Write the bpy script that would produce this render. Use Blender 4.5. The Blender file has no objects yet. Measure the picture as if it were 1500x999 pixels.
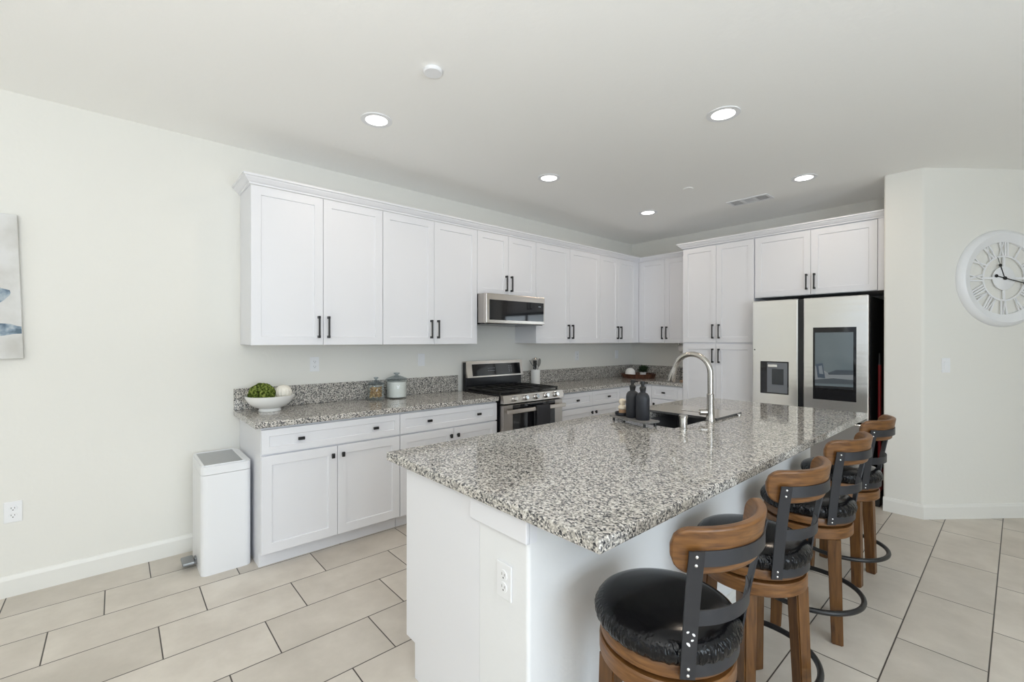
import bpy, bmesh, math, random
from mathutils import Vector, Matrix
random.seed(7)
PI = math.pi
C = bpy.context.scene.collection
SC = bpy.context.scene

# ------------------------------------------------------------------ camera
F_PX, W_PX = 656.94, 1500.0
cam_d = bpy.data.cameras.new('camera')
cam_d.sensor_width = 36.0
cam_d.lens = 36.0 * F_PX / W_PX
cam_d.clip_start = 0.05
cam = bpy.data.objects.new('camera', cam_d)
C.objects.link(cam)
yaw, pit, rol = math.radians(48.5586), math.radians(-0.1259), math.radians(0.0477)
fw = Vector((-math.sin(yaw) * math.cos(pit), math.cos(yaw) * math.cos(pit), math.sin(pit)))
rt = Vector((math.cos(yaw), math.sin(yaw), 0))
up = rt.cross(fw)
r2 = rt * math.cos(rol) + up * math.sin(rol)
u2 = -rt * math.sin(rol) + up * math.cos(rol)
M = Matrix((r2, u2, -fw)).transposed().to_4x4()
M.translation = Vector((3.6749, -5.5257, 1.4118))
cam.matrix_world = M
SC.camera = cam

# ------------------------------------------------------------------ world, exposure, daylight
SC.view_settings.view_transform = 'Standard'
SC.view_settings.look = 'None'
SC.view_settings.gamma = 1.0
SC.view_settings.use_curve_mapping = False
SC.view_settings.exposure = -0.92
SC.cycles.max_bounces = 14
SC.cycles.diffuse_bounces = 11
SC.cycles.glossy_bounces = 6
SC.cycles.transparent_max_bounces = 32
SC.cycles.transmission_bounces = 8
SC.cycles.sample_clamp_indirect = 6.0
SC.cycles.use_denoising = True
SC.cycles.caustics_reflective = False
SC.cycles.caustics_refractive = False

w = bpy.data.worlds.new('daylight_sky')
SC.world = w
w.use_nodes = True
bg = w.node_tree.nodes['Background']
bg.inputs[0].default_value = (0.80, 0.90, 1.0, 1)
bg.inputs[1].default_value = 1.6

H = 2.775            # ceiling height
REAR = -9.0          # rear wall with the big windows, behind the camera
FAR = 7.2            # far right wall of the living area


def area_light(name, loc, rot, sx, sy, power, col):
    d = bpy.data.lights.new(name, 'AREA')
    d.shape = 'RECTANGLE'
    d.size, d.size_y = sx, sy
    d.energy = power
    d.color = col
    o = bpy.data.objects.new(name, d)
    o.location = loc
    o.rotation_euler = rot
    C.objects.link(o)
    return o


# daylight coming in through the three window openings
REAR_WINS = [(0.9, 2.7, 0.9, 2.35), (3.4, 6.2, 0.05, 2.35)]
SIDE_WIN = (-6.6, -3.6, 0.5, 2.35)
DAY = (0.77, 0.89, 1.0)
for (a, b, c, d) in REAR_WINS:
    area_light('window_daylight', ((a + b) / 2, REAR - 0.02, (c + d) / 2), (PI / 2, 0, PI), b - a, d - c,
               13.0 * (b - a) * (d - c), DAY)
a, b, c, d = SIDE_WIN
area_light('window_daylight', (FAR + 0.02, (a + b) / 2, (c + d) / 2), (PI / 2, 0, PI / 2), b - a, d - c,
           38.0 * (b - a) * (d - c), DAY)

sd_ = bpy.data.lights.new('sun', 'SUN')
sd_.energy = 10.0
sd_.angle = math.radians(0.6)
sd_.color = (1.0, 0.985, 0.97)
sun = bpy.data.objects.new('sun', sd_)
sun.rotation_euler = (math.radians(48), 0, math.radians(-12))
C.objects.link(sun)

# the photographer's flash, turned up so that it bounces off the ceiling behind the camera
fl = bpy.data.lights.new('bounce_flash', 'AREA')
fl.shape = 'DISK'
fl.size = 0.5
fl.energy = 190.0
fl.color = (0.97, 0.985, 1.0)
flo = bpy.data.objects.new('bounce_flash', fl)
flo.location = (4.3, -6.6, 1.25)
flo.rotation_euler = (PI, 0, 0)
C.objects.link(flo)

# ------------------------------------------------------------------ materials
def mat(name, col=(0.8, 0.8, 0.8), rough=0.5, metal=0.0, spec=0.5):
    m = bpy.data.materials.new(name)
    m.use_nodes = True
    p = m.node_tree.nodes['Principled BSDF']
    p.inputs['Base Color'].default_value = (*col, 1)
    p.inputs['Roughness'].default_value = rough
    p.inputs['Metallic'].default_value = metal
    p.inputs['Specular IOR Level'].default_value = spec
    return m


def nodes(m):
    t = m.node_tree
    return t, t.nodes, t.links, t.nodes['Principled BSDF']


def add_bump(m, scale, strength, dist=0.002, detail=3, vec=None, kind='noise'):
    t, n, l, p = nodes(m)
    tc = n.new('ShaderNodeTexCoord')
    mp = n.new('ShaderNodeMapping')
    if vec:
        mp.inputs['Scale'].default_value = vec
    l.new(tc.outputs['Object'], mp.inputs[0])
    tx = n.new('ShaderNodeTexNoise')
    tx.inputs['Scale'].default_value = scale
    tx.inputs['Detail'].default_value = detail
    l.new(mp.outputs[0], tx.inputs['Vector'])
    b = n.new('ShaderNodeBump')
    b.inputs['Strength'].default_value = strength
    b.inputs['Distance'].default_value = dist
    l.new(tx.outputs[0], b.inputs['Height'])
    l.new(b.outputs[0], p.inputs['Normal'])
    return tx


def ramp(n, stops, interp='LINEAR'):
    r = n.new('ShaderNodeValToRGB')
    r.color_ramp.interpolation = interp
    e = r.color_ramp.elements
    e[0].position, e[0].color = stops[0][0], (*stops[0][1], 1)
    e[1].position, e[1].color = stops[-1][0], (*stops[-1][1], 1)
    for s in stops[1:-1]:
        x = e.new(s[0])
        x.color = (*s[1], 1)
    return r


M_wall = mat('wall_paint', (0.765, 0.758, 0.720), 0.75, spec=0.25)
add_bump(M_wall, 38, 0.22, 0.004, 4)
M_ceil = mat('ceiling_paint', (0.91, 0.91, 0.895), 0.85, spec=0.2)
add_bump(M_ceil, 30, 0.22, 0.004, 4)
M_trimw = mat('white_trim_paint', (0.77, 0.765, 0.735), 0.4)
M_pony = mat('half_wall_paint', (0.775, 0.785, 0.795), 0.7, spec=0.25)
add_bump(M_pony, 38, 0.25, 0.004, 4)
M_cab = mat('cabinet_white_paint', (0.765, 0.772, 0.805), 0.38)
M_plastw = mat('white_plastic', (0.80, 0.81, 0.83), 0.35)
M_slot = mat('slot_dark', (0.03, 0.03, 0.03), 0.6)
M_black = mat('black_metal', (0.012, 0.012, 0.013), 0.38)
M_matblk = mat('matte_black_coating', (0.018, 0.020, 0.026), 0.5)
M_iron = mat('iron_strap', (0.030, 0.031, 0.036), 0.42, 0.3)
M_chrome = mat('polished_chrome', (0.75, 0.75, 0.75), 0.12, 1.0)
M_nickel = mat('brushed_nickel', (0.52, 0.50, 0.47), 0.24, 1.0)
M_glassblk = mat('black_glass', (0.010, 0.010, 0.012), 0.05)
M_enamel = mat('black_enamel', (0.008, 0.008, 0.010), 0.22)
M_cast = mat('cast_iron', (0.012, 0.012, 0.011), 0.5)
M_ceramic = mat('white_ceramic', (0.83, 0.83, 0.82), 0.22)
M_flour = mat('white_flour', (0.86, 0.85, 0.83), 0.8)
M_void = mat('dark_case', (0.006, 0.006, 0.006), 0.6)
M_red = mat('red_plastic', (0.25, 0.010, 0.012), 0.35)
M_display = mat('display_glass', (0.145, 0.180, 0.200), 0.08)  # grey-blue base paints in the reflected room wall
M_greymetal = mat('grey_metal', (0.30, 0.31, 0.32), 0.35, 0.9)
M_paper = mat('paper_towel', (0.82, 0.79, 0.76), 0.9)

# brushed stainless steel (horizontal grain)
M_steel = mat('brushed_steel', (0.80, 0.79, 0.77), 0.20, 1.0)
t, n, l, p = nodes(M_steel)
tx = add_bump(M_steel, 1.0, 0.10, 0.02, 2, vec=(0.8, 0.8, 9))
M_steelv = mat('brushed_steel_dark', (0.44, 0.41, 0.38), 0.32, 1.0)
M_steelr = mat('warm_brushed_steel', (0.56, 0.52, 0.48), 0.28, 1.0)
M_sink = mat('sink_steel', (0.27, 0.275, 0.29), 0.38, 0.7)

# speckled granite
def granite(name):
    m = mat(name, (0.5, 0.5, 0.5), 0.07)
    t, n, l, p = nodes(m)
    tc = n.new('ShaderNodeTexCoord')
    v = n.new('ShaderNodeTexVoronoi')
    v.inputs['Scale'].default_value = 175
    l.new(tc.outputs['Object'], v.inputs['Vector'])
    sep = n.new('ShaderNodeSeparateColor')
    l.new(v.outputs['Color'], sep.inputs[0])
    nz = n.new('ShaderNodeTexNoise')
    nz.inputs['Scale'].default_value = 75
    nz.inputs['Detail'].default_value = 3
    l.new(tc.outputs['Object'], nz.inputs['Vector'])
    mx = n.new('ShaderNodeMix')
    mx.data_type = 'FLOAT'
    mx.inputs[0].default_value = 0.42
    l.new(sep.outputs[0], mx.inputs[2])
    l.new(nz.outputs[0], mx.inputs[3])
    r = ramp(n, [(0.20, (0.025, 0.026, 0.030)), (0.30, (0.10, 0.10, 0.105)), (0.40, (0.27, 0.262, 0.25)),
                 (0.55, (0.44, 0.415, 0.375)), (0.70, (0.63, 0.605, 0.56)), (0.85, (0.74, 0.725, 0.70))])
    l.new(mx.outputs[0], r.inputs[0])
    l.new(r.outputs[0], p.inputs['Base Color'])
    return m


M_granite = granite('grey_granite')

# warm brown wood
def wood(name, stops, scale=(2, 2, 22), rough=0.38, rot=(0, 0, 0)):
    m = mat(name, (0.2, 0.1, 0.05), rough)
    t, n, l, p = nodes(m)
    tc = n.new('ShaderNodeTexCoord')
    mp = n.new('ShaderNodeMapping')
    mp.inputs['Scale'].default_value = scale
    mp.inputs['Rotation'].default_value = rot
    l.new(tc.outputs['Object'], mp.inputs[0])
    nz = n.new('ShaderNodeTexNoise')
    nz.inputs['Scale'].default_value = 3.0
    nz.inputs['Detail'].default_value = 6
    nz.inputs['Distortion'].default_value = 0.6
    l.new(mp.outputs[0], nz.inputs['Vector'])
    r = ramp(n, stops)
    l.new(nz.outputs[0], r.inputs[0])
    l.new(r.outputs[0], p.inputs['Base Color'])
    b = n.new('ShaderNodeBump')
    b.inputs['Strength'].default_value = 0.12
    b.inputs['Distance'].default_value = 0.002
    l.new(nz.outputs[0], b.inputs['Height'])
    l.new(b.outputs[0], p.inputs['Normal'])
    return m


WS = [(0.22, (0.060, 0.022, 0.006)), (0.5, (0.150, 0.064, 0.017)), (0.78, (0.235, 0.108, 0.032))]
M_woodh = wood('oak_curved_rail', WS, (4, 4, 34))
M_woodl = wood('oak_leg', [(a, tuple(c * 0.75 for c in k)) for a, k in WS], (22, 22, 2.2))
M_woodd = wood('dark_walnut', [(0.3, (0.045, 0.016, 0.008)), (0.7, (0.13, 0.050, 0.025))], (12, 12, 2), 0.4)
M_tan = wood('light_wood', [(0.3, (0.42, 0.25, 0.14)), (0.7, (0.56, 0.37, 0.23))], (14, 4, 4), 0.5)
M_greywood = wood('grey_wood', [(0.3, (0.13, 0.125, 0.12)), (0.7, (0.24, 0.23, 0.22))], (4, 20, 20), 0.5)
M_cream = wood('pale_beech', [(0.3, (0.70, 0.60, 0.46)), (0.7, (0.82, 0.74, 0.61))], (14, 14, 3), 0.5)

# black vinyl seat, creased
M_vinyl = mat('black_vinyl', (0.003, 0.003, 0.004), 0.17, spec=0.30)
tx = add_bump(M_vinyl, 3.0, 0.6, 0.010, 0.6, vec=(26, 26, 4))
t, n, l, p = nodes(M_vinyl)
tx.inputs['Distortion'].default_value = 0.8
gn = n.new('ShaderNodeNewGeometry')
sp = n.new('ShaderNodeSeparateXYZ')
l.new(gn.outputs['True Normal'], sp.inputs[0])
mrz = n.new('ShaderNodeMapRange')          # gathers only on the skirt of the cushion
mrz.inputs['From Min'].default_value = 0.90
mrz.inputs['From Max'].default_value = 0.45
mrz.inputs['To Max'].default_value = 1.0
l.new(sp.outputs[2], mrz.inputs['Value'])
l.new(mrz.outputs[0], p.inputs['Normal'].links[0].from_node.inputs['Strength'])

# charcoal towel
M_towel = mat('charcoal_terry', (0.05, 0.05, 0.055), 0.95, spec=0.1)
add_bump(M_towel, 400, 0.8, 0.004, 2)

# moss
M_moss = mat('moss_green', (0.1, 0.15, 0.03), 0.95, spec=0.1)
t, n, l, p = nodes(M_moss)
tc = n.new('ShaderNodeTexCoord')
nz = n.new('ShaderNodeTexNoise')
nz.inputs['Scale'].default_value = 70
nz.inputs['Detail'].default_value = 5
l.new(tc.outputs['Object'], nz.inputs['Vector'])
r = ramp(n, [(0.36, (0.020, 0.024, 0.006)), (0.5, (0.085, 0.125, 0.022)), (0.66, (0.27, 0.31, 0.085))])
l.new(nz.outputs[0], r.inputs[0])
l.new(r.outputs[0], p.inputs['Base Color'])
M_leaf = mat('dark_leaf', (0.020, 0.040, 0.016), 0.5)

# floor tile: 302 x 605 mm, one-third stagger
M_floor = mat('porcelain_tile', (0.5, 0.5, 0.5), 0.42)
t, n, l, p = nodes(M_floor)
tc = n.new('ShaderNodeTexCoord')
sx = n.new('ShaderNodeSeparateXYZ')
l.new(tc.outputs['Object'], sx.inputs[0])


def mth(op, a, b=None, c=None):
    k = n.new('ShaderNodeMath')
    k.operation = op
    for i, v in enumerate((a, b, c)):
        if v is None:
            continue
        if isinstance(v, (int, float)):
            k.inputs[i].default_value = v
        else:
            l.new(v, k.inputs[i])
    return k.outputs[0]


TW, TL = 0.302, 0.605
u = mth('DIVIDE', mth('ADD', sx.outputs[0], 0.034 + 30 * TW), TW)
row = mth('FLOOR', u)
uf = mth('MULTIPLY', mth('SUBTRACT', u, row), TW)
# row 31 has a joint at y = -5.573 and each next row shifts by -TL/3
vv = mth('DIVIDE', mth('ADD', mth('ADD', sx.outputs[1], 5.573 + 50 * TL),
                       mth('MULTIPLY', mth('SUBTRACT', row, 31.0), 0.2012)), TL)
colm = mth('FLOOR', vv)
vf = mth('MULTIPLY', mth('SUBTRACT', vv, colm), TL)
du = mth('MINIMUM', uf, mth('SUBTRACT', TW, uf))
dv = mth('MINIMUM', vf, mth('SUBTRACT', TL, vf))
g = mth('MINIMUM', du, dv)
mr = n.new('ShaderNodeMapRange')
mr.inputs['From Min'].default_value = 0.0019
mr.inputs['From Max'].default_value = 0.0034
l.new(g, mr.inputs['Value'])
cmb = n.new('ShaderNodeCombineXYZ')
l.new(row, cmb.inputs[0])
l.new(colm, cmb.inputs[1])
wn = n.new('ShaderNodeTexWhiteNoise')
wn.noise_dimensions = '3D'
l.new(cmb.outputs[0], wn.inputs['Vector'])
vo = n.new('ShaderNodeVectorMath')
vo.operation = 'MULTIPLY_ADD'
l.new(wn.outputs['Color'], vo.inputs[0])
vo.inputs[1].default_value = (9, 9, 9)
l.new(tc.outputs['Object'], vo.inputs[2])
cl = n.new('ShaderNodeTexNoise')
cl.inputs['Scale'].default_value = 3.2
cl.inputs['Detail'].default_value = 7
cl.inputs['Roughness'].default_value = 0.62
l.new(vo.outputs[0], cl.inputs['Vector'])
tone = mth('ADD', mth('MULTIPLY', cl.outputs[0], 0.8), mth('MULTIPLY', wn.outputs['Value'], 0.2))
tr = ramp(n, [(0.30, (0.47, 0.430, 0.375)), (0.50, (0.555, 0.510, 0.450)), (0.70, (0.65, 0.605, 0.54))])
l.new(tone, tr.inputs[0])
gm = n.new('ShaderNodeMix')
gm.data_type = 'RGBA'
l.new(mr.outputs[0], gm.inputs[0])
gm.inputs[6].default_value = (0.045, 0.036, 0.029, 1)
l.new(tr.outputs[0], gm.inputs[7])
l.new(gm.outputs[2], p.inputs['Base Color'])
gb = n.new('ShaderNodeBump')
gb.inputs['Strength'].default_value = 0.4
gb.inputs['Distance'].default_value = 0.002
l.new(mr.outputs[0], gb.inputs['Height'])
l.new(gb.outputs[0], p.inputs['Normal'])

# clear glass for the jars
M_glass = bpy.data.materials.new('clear_glass')
M_glass.use_nodes = True
t = M_glass.node_tree
t.nodes.clear()
o_ = t.nodes.new('ShaderNodeOutputMaterial')
gl = t.nodes.new('ShaderNodeBsdfGlossy')
gl.inputs['Roughness'].default_value = 0.02
gl.inputs['Color'].default_value = (1, 1, 1, 1)
tp = t.nodes.new('ShaderNodeBsdfTransparent')
tp.inputs['Color'].default_value = (0.96, 0.98, 0.98, 1)
fr = t.nodes.new('ShaderNodeLayerWeight')
fr.inputs['Blend'].default_value = 0.22
fm = t.nodes.new('ShaderNodeMath')
fm.operation = 'MULTIPLY_ADD'
fm.inputs[1].default_value = 0.30
fm.inputs[2].default_value = 0.03
mxs = t.nodes.new('ShaderNodeMixShader')
t.links.new(fr.outputs['Facing'], fm.inputs[0])
t.links.new(fm.outputs[0], mxs.inputs[0])
t.links.new(tp.outputs[0], mxs.inputs[1])
t.links.new(gl.outputs[0], mxs.inputs[2])
t.links.new(mxs.outputs[0], o_.inputs[0])

# board laid over the sink: glossy pale stone-patterned glass
M_board = mat('glossy_pale_board', (0.46, 0.44, 0.41), 0.06)
M_boardedge = mat('board_edge', (0.08, 0.08, 0.08), 0.25)

# lamp lens
M_lens = mat('lamp_lens', (1, 1, 1), 0.5)
p = M_lens.node_tree.nodes['Principled BSDF']
p.inputs['Emission Color'].default_value = (1.0, 0.96, 0.90, 1)
p.inputs['Emission Strength'].default_value = 9.0

# canvas with a blue and grey abstract wash
M_canvas = mat('painted_canvas', (0.6, 0.6, 0.6), 0.8)
t, n, l, p = nodes(M_canvas)
tc = n.new('ShaderNodeTexCoord')
nz = n.new('ShaderNodeTexNoise')
nz.inputs['Scale'].default_value = 5
nz.inputs['Detail'].default_value = 6
l.new(tc.outputs['Object'], nz.inputs['Vector'])
r = ramp(n, [(0.3, (0.50, 0.49, 0.46)), (0.55, (0.66, 0.66, 0.65)), (0.8, (0.74, 0.75, 0.78))])
l.new(nz.outputs[0], r.inputs[0])
l.new(r.outputs[0], p.inputs['Base Color'])
M_blue = mat('slate_blue_paint', (0.20, 0.27, 0.34), 0.7)
t, n, l, p = nodes(M_blue)
tc = n.new('ShaderNodeTexCoord')
nz = n.new('ShaderNodeTexNoise')
nz.inputs['Scale'].default_value = 22
nz.inputs['Detail'].default_value = 6
l.new(tc.outputs['Object'], nz.inputs['Vector'])
r = ramp(n, [(0.36, (0.10, 0.15, 0.20)), (0.5, (0.24, 0.31, 0.38)), (0.66, (0.46, 0.51, 0.55))])
l.new(nz.outputs[0], r.inputs[0])
l.new(r.outputs[0], p.inputs['Base Color'])

M_cookie = mat('golden_snack', (0.4, 0.24, 0.09), 0.8)
t, n, l, p = nodes(M_cookie)
tc = n.new('ShaderNodeTexCoord')
nz = n.new('ShaderNodeTexNoise')
nz.inputs['Scale'].default_value = 60
l.new(tc.outputs['Object'], nz.inputs['Vector'])
r = ramp(n, [(0.35, (0.22, 0.11, 0.035)), (0.5, (0.50, 0.30, 0.11)), (0.65, (0.70, 0.52, 0.28))])
l.new(nz.outputs[0], r.inputs[0])
l.new(r.outputs[0], p.inputs['Base Color'])

# ------------------------------------------------------------------ mesh helpers
WL = {}      # world location of every thing


class MB:
    """collects shapes (world coordinates unless loc is zero) into one mesh"""

    def __init__(self):
        self.bm = bmesh.new()

    def _merge(self, b2, smooth=False, mtx=None):
        bmesh.ops.recalc_face_normals(b2, faces=b2.faces)
        if smooth:
            for f in b2.faces:
                f.smooth = True
        me = bpy.data.meshes.new('tmp')
        b2.to_mesh(me)
        b2.free()
        if mtx is not None:
            me.transform(mtx)
        self.bm.from_mesh(me)
        bpy.data.meshes.remove(me)
        return self

    def box(self, x0, x1, y0, y1, z0, z1, b=0.0, seg=2, mtx=None):
        b2 = bmesh.new()
        bmesh.ops.create_cube(b2, size=1)
        for v in b2.verts:
            v.co = Vector(((x0 + x1) / 2 + v.co.x * (x1 - x0), (y0 + y1) / 2 + v.co.y * (y1 - y0),
                           (z0 + z1) / 2 + v.co.z * (z1 - z0)))
        if b > 0:
            bmesh.ops.bevel(b2, geom=list(b2.edges), offset=b, segments=seg, affect='EDGES', profile=0.5)
        return self._merge(b2, mtx=mtx)

    def prism(self, pts, z0, z1, bevel_v=None, mtx=None):
        b2 = bmesh.new()
        lo = [b2.verts.new((x, y, z0)) for x, y in pts]
        hi = [b2.verts.new((x, y, z1)) for x, y in pts]
        k = len(pts)
        b2.faces.new(lo)
        b2.faces.new(hi)
        for i in range(k):
            b2.faces.new((lo[i], lo[(i + 1) % k], hi[(i + 1) % k], hi[i]))
        if bevel_v:
            ed = []
            for i, off in bevel_v.items():
                ed += [e for e in b2.edges if lo[i] in e.verts and hi[i] in e.verts]
            bmesh.ops.bevel(b2, geom=ed, offset=list(bevel_v.values())[0], segments=4, affect='EDGES', profile=0.5)
        return self._merge(b2, mtx=mtx)

    def lathe(self, prof, cx=0, cy=0, cz=0, n=32, smooth=True, rfun=None, mtx=None):
        """prof: list of (r, z)"""
        b2 = bmesh.new()
        rings = []
        for (r, z) in prof:
            if r <= 1e-6:
                rings.append([b2.verts.new((cx, cy, cz + z))])
            else:
                rg = []
                for i in range(n):
                    a = 2 * PI * i / n
                    rr = r if rfun is None else rfun(r, z, a)
                    rg.append(b2.verts.new((cx + rr * math.cos(a), cy + rr * math.sin(a), cz + z)))
                rings.append(rg)
        for A, B in zip(rings[:-1], rings[1:]):
            if len(A) == 1 and len(B) == 1:
                continue
            for i in range(n):
                j = (i + 1) % n
                if len(A) == 1:
                    b2.faces.new((A[0], B[i], B[j]))
                elif len(B) == 1:
                    b2.faces.new((A[i], A[j], B[0]))
                else:
                    b2.faces.new((A[i], A[j], B[j], B[i]))
        for R in (rings[0], rings[-1]):
            if len(R) > 1:
                b2.faces.new(R)
        return self._merge(b2, smooth=False, mtx=mtx) if not smooth else self._merge2(b2, mtx)

    def _merge2(self, b2, mtx=None):
        bmesh.ops.recalc_face_normals(b2, faces=b2.faces)
        for f in b2.faces:
            f.smooth = len(f.verts) <= 4
        for e in b2.edges:
            if len(e.link_faces) == 2 and e.calc_face_angle(0) > math.radians(38):
                e.smooth = False
        me = bpy.data.meshes.new('tmp')
        b2.to_mesh(me)
        b2.free()
        if mtx is not None:
            me.transform(mtx)
        self.bm.from_mesh(me)
        bpy.data.meshes.remove(me)
        return self

    def tube(self, pts, r, n=12, closed=False, rads=None, mtx=None):
        b2 = bmesh.new()
        P = [Vector(q) for q in pts]
        k = len(P)
        rings = []
        T0 = None
        N = None
        for i in range(k):
            if closed:
                T = (P[(i + 1) % k] - P[i - 1]).normalized()
            else:
                T = (P[min(i + 1, k - 1)] - P[max(i - 1, 0)]).normalized()
            if N is None:
                h = Vector((0, 0, 1)) if abs(T.z) < 0.9 else Vector((1, 0, 0))
                N = (h - T * h.dot(T)).normalized()
            else:
                N = (N - T * N.dot(T)).normalized()
            B = T.cross(N)
            rr = rads[i] if rads else r
            rings.append([b2.verts.new(P[i] + (N * math.cos(2 * PI * j / n) + B * math.sin(2 * PI * j / n)) * rr)
                          for j in range(n)])
        pairs = list(zip(rings[:-1], rings[1:]))
        if closed:
            pairs.append((rings[-1], rings[0]))
        for A, B in pairs:
            for j in range(n):
                b2.faces.new((A[j], A[(j + 1) % n], B[(j + 1) % n], B[j]))
        if not closed:
            b2.faces.new(rings[0])
            b2.faces.new(rings[-1])
        return self._merge2(b2, mtx)

    def ball(self, cx, cy, cz, r, n=16, sq=(1, 1, 1), mtx=None):
        b2 = bmesh.new()
        bmesh.ops.create_uvsphere(b2, u_segments=n, v_segments=max(6, n // 2), radius=r)
        for v in b2.verts:
            v.co = Vector((cx + v.co.x * sq[0], cy + v.co.y * sq[1], cz + v.co.z * sq[2]))
        return self._merge2(b2, mtx)

    def arcband(self, r_in, r_out, a0, a1, z0, z1, n=16, lean=0.0, zc=None, roundend=False, mtx=None):
        """curved upright plate about the z axis; lean = extra radius per metre of height above zc"""
        b2 = bmesh.new()
        secs = []
        zc = z0 if zc is None else zc
        for i in range(n + 1):
            f = i / n
            a = a0 + (a1 - a0) * f
            za, zb = z0, z1
            if roundend:
                q = min(f, 1 - f) * (abs(a1 - a0) * (r_in + r_out) / 2)
                R = (z1 - z0) * 0.42
                if q < R:
                    s = R - math.sqrt(max(R * R - (R - q) ** 2, 0))
                    s = min(s, (z1 - z0) * 0.40)
                    za, zb = z0 + s, z1 - s
            sec = []
            for (r, z) in ((r_in, za), (r_out, za), (r_out, zb), (r_in, zb)):
                rr = r + lean * (z - zc)
                sec.append(b2.verts.new((rr * math.cos(a), rr * math.sin(a), z)))
            secs.append(sec)
        for A, B in zip(secs[:-1], secs[1:]):
            for j in range(4):
                b2.faces.new((A[j], A[(j + 1) % 4], B[(j + 1) % 4], B[j]))
        b2.faces.new(secs[0])
        b2.faces.new(secs[-1])
        return self._merge2(b2, mtx)

    def sweep(self, path, prof, side=1, z=0.0):
        """mitred moulding along a plan polyline; prof = closed list of (offset outward, height)"""
        P = [Vector((a, b)) for a, b in path]
        k = len(P)
        nn = []
        for i in range(k - 1):
            d = (P[i + 1] - P[i]).normalized()
            nn.append(Vector((d.y, -d.x)) * side)
        b2 = bmesh.new()
        secs = []
        for i in range(k):
            if i == 0:
                m = nn[0]
            elif i == k - 1:
                m = nn[-1]
            else:
                m = (nn[i - 1] + nn[i])
                m = m / max(m.dot(nn[i]), 1e-4)
            secs.append([b2.verts.new((P[i].x + m.x * o, P[i].y + m.y * o, z + h)) for o, h in prof])
        q = len(prof)
        for A, B in zip(secs[:-1], secs[1:]):
            for j in range(q):
                b2.faces.new((A[j], A[(j + 1) % q], B[(j + 1) % q], B[j]))
        b2.faces.new(secs[0])
        b2.faces.new(secs[-1])
        return self._merge(b2)

    def build(self, name, material, parent=None, loc=None):
        me = bpy.data.meshes.new(name)
        off = Vector((0, 0, 0))
        if parent is not None:
            off = WL[parent.name]
        elif loc is not None:
            off = Vector(loc)
        self.bm.transform(Matrix.Translation(-off))
        self.bm.to_mesh(me)
        self.bm.free()
        me.materials.append(material)
        o = bpy.data.objects.new(name, me)
        C.objects.link(o)
        if parent is not None:
            o.parent = parent
            WL[o.name] = off
        else:
            o.location = off
            WL[o.name] = off
        return o


def thing(name, label, cat, loc=(0, 0, 0), group=None):
    o = bpy.data.objects.new(name, None)
    o.empty_display_size = 0.05
    C.objects.link(o)
    o.location = loc
    WL[o.name] = Vector(loc)
    o['label'] = label
    o['category'] = cat
    if group:
        o['group'] = group
    return o


def tag(o, label, cat, group=None):
    o['label'] = label
    o['category'] = cat
    if group:
        o['group'] = group
    return o


def struct(o):
    o['kind'] = 'structure'
    return o


def copy_tree(o, parent=None):
    c = o.copy()
    C.objects.link(c)
    if parent is not None:
        c.parent = parent
    for ch in list(o.children):
        copy_tree(ch, c)
    return c


def rotz(deg, loc=(0, 0, 0)):
    return Matrix.Translation(Vector(loc)) @ Matrix.Rotation(math.radians(deg), 4, 'Z')


# local frames: (u, d, v) -> world.  u runs along the wall, d out of the wall, v up
def frame_left(x):       # faces +x
    return Matrix(((0, 1, 0, x), (1, 0, 0, 0), (0, 0, 1, 0), (0, 0, 0, 1)))


def frame_back(y):       # faces -y
    return Matrix(((1, 0, 0, 0), (0, -1, 0, y), (0, 0, 1, 0), (0, 0, 0, 1)))


def frame_islandside(x):  # faces -x
    return Matrix(((0, -1, 0, x), (1, 0, 0, 0), (0, 0, 1, 0), (0, 0, 0, 1)))


def shaker(fr, u0, u1, v0, v1, t=0.020, rail=0.058, rec=0.008):
    """one-piece shaker front: frame with a recessed flat panel"""
    b2 = bmesh.new()

    def ring(ua, ub, va, vb, d):
        return [b2.verts.new((ua, d, va)), b2.verts.new((ub, d, va)), b2.verts.new((ub, d, vb)), b2.verts.new((ua, d, vb))]
    e = 0.0015
    A = ring(u0, u1, v0, v1, 0)
    B = ring(u0, u1, v0, v1, t - e)
    Cc = ring(u0 + e, u1 - e, v0 + e, v1 - e, t)
    D = ring(u0 + rail, u1 - rail, v0 + rail, v1 - rail, t)
    E = ring(u0 + rail + 0.003, u1 - rail - 0.003, v0 + rail + 0.003, v1 - rail - 0.003, t - rec)
    for X, Y in ((A, B), (B, Cc), (Cc, D), (D, E)):
        for i in range(4):
            b2.faces.new((X[i], X[(i + 1) % 4], Y[(i + 1) % 4], Y[i]))
    b2.faces.new(A)
    b2.faces.new(E)
    m = MB()
    m._merge(b2, mtx=fr)
    bmesh.ops.recalc_face_normals(m.bm, faces=m.bm.faces)
    return m


def bar_pull(fr, u, v0, v1, d0=0.020):
    m = MB()
    for v in (v0 + 0.009, v1 - 0.009):
        m.box(u - 0.0075, u + 0.0075, d0, d0 + 0.030, v - 0.009, v + 0.009, 0.0015, mtx=fr)
    m.box(u - 0.0055, u + 0.0055, d0 + 0.021, d0 + 0.032, v0, v1, 0.002, mtx=fr)
    bmesh.ops.recalc_face_normals(m.bm, faces=m.bm.faces)
    return m


def block_knob(fr, u, v, vert=False, d0=0.020):
    m = MB()
    hw, hh = (0.010, 0.016) if vert else (0.020, 0.0095)
    m.box(u - 0.006, u + 0.006, d0, d0 + 0.014, v - 0.006, v + 0.006, 0.001, mtx=fr)
    m.box(u - hw, u + hw, d0 + 0.012, d0 + 0.026, v - hh, v + hh, 0.003, mtx=fr)
    bmesh.ops.recalc_face_normals(m.bm, faces=m.bm.faces)
    return m


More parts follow.
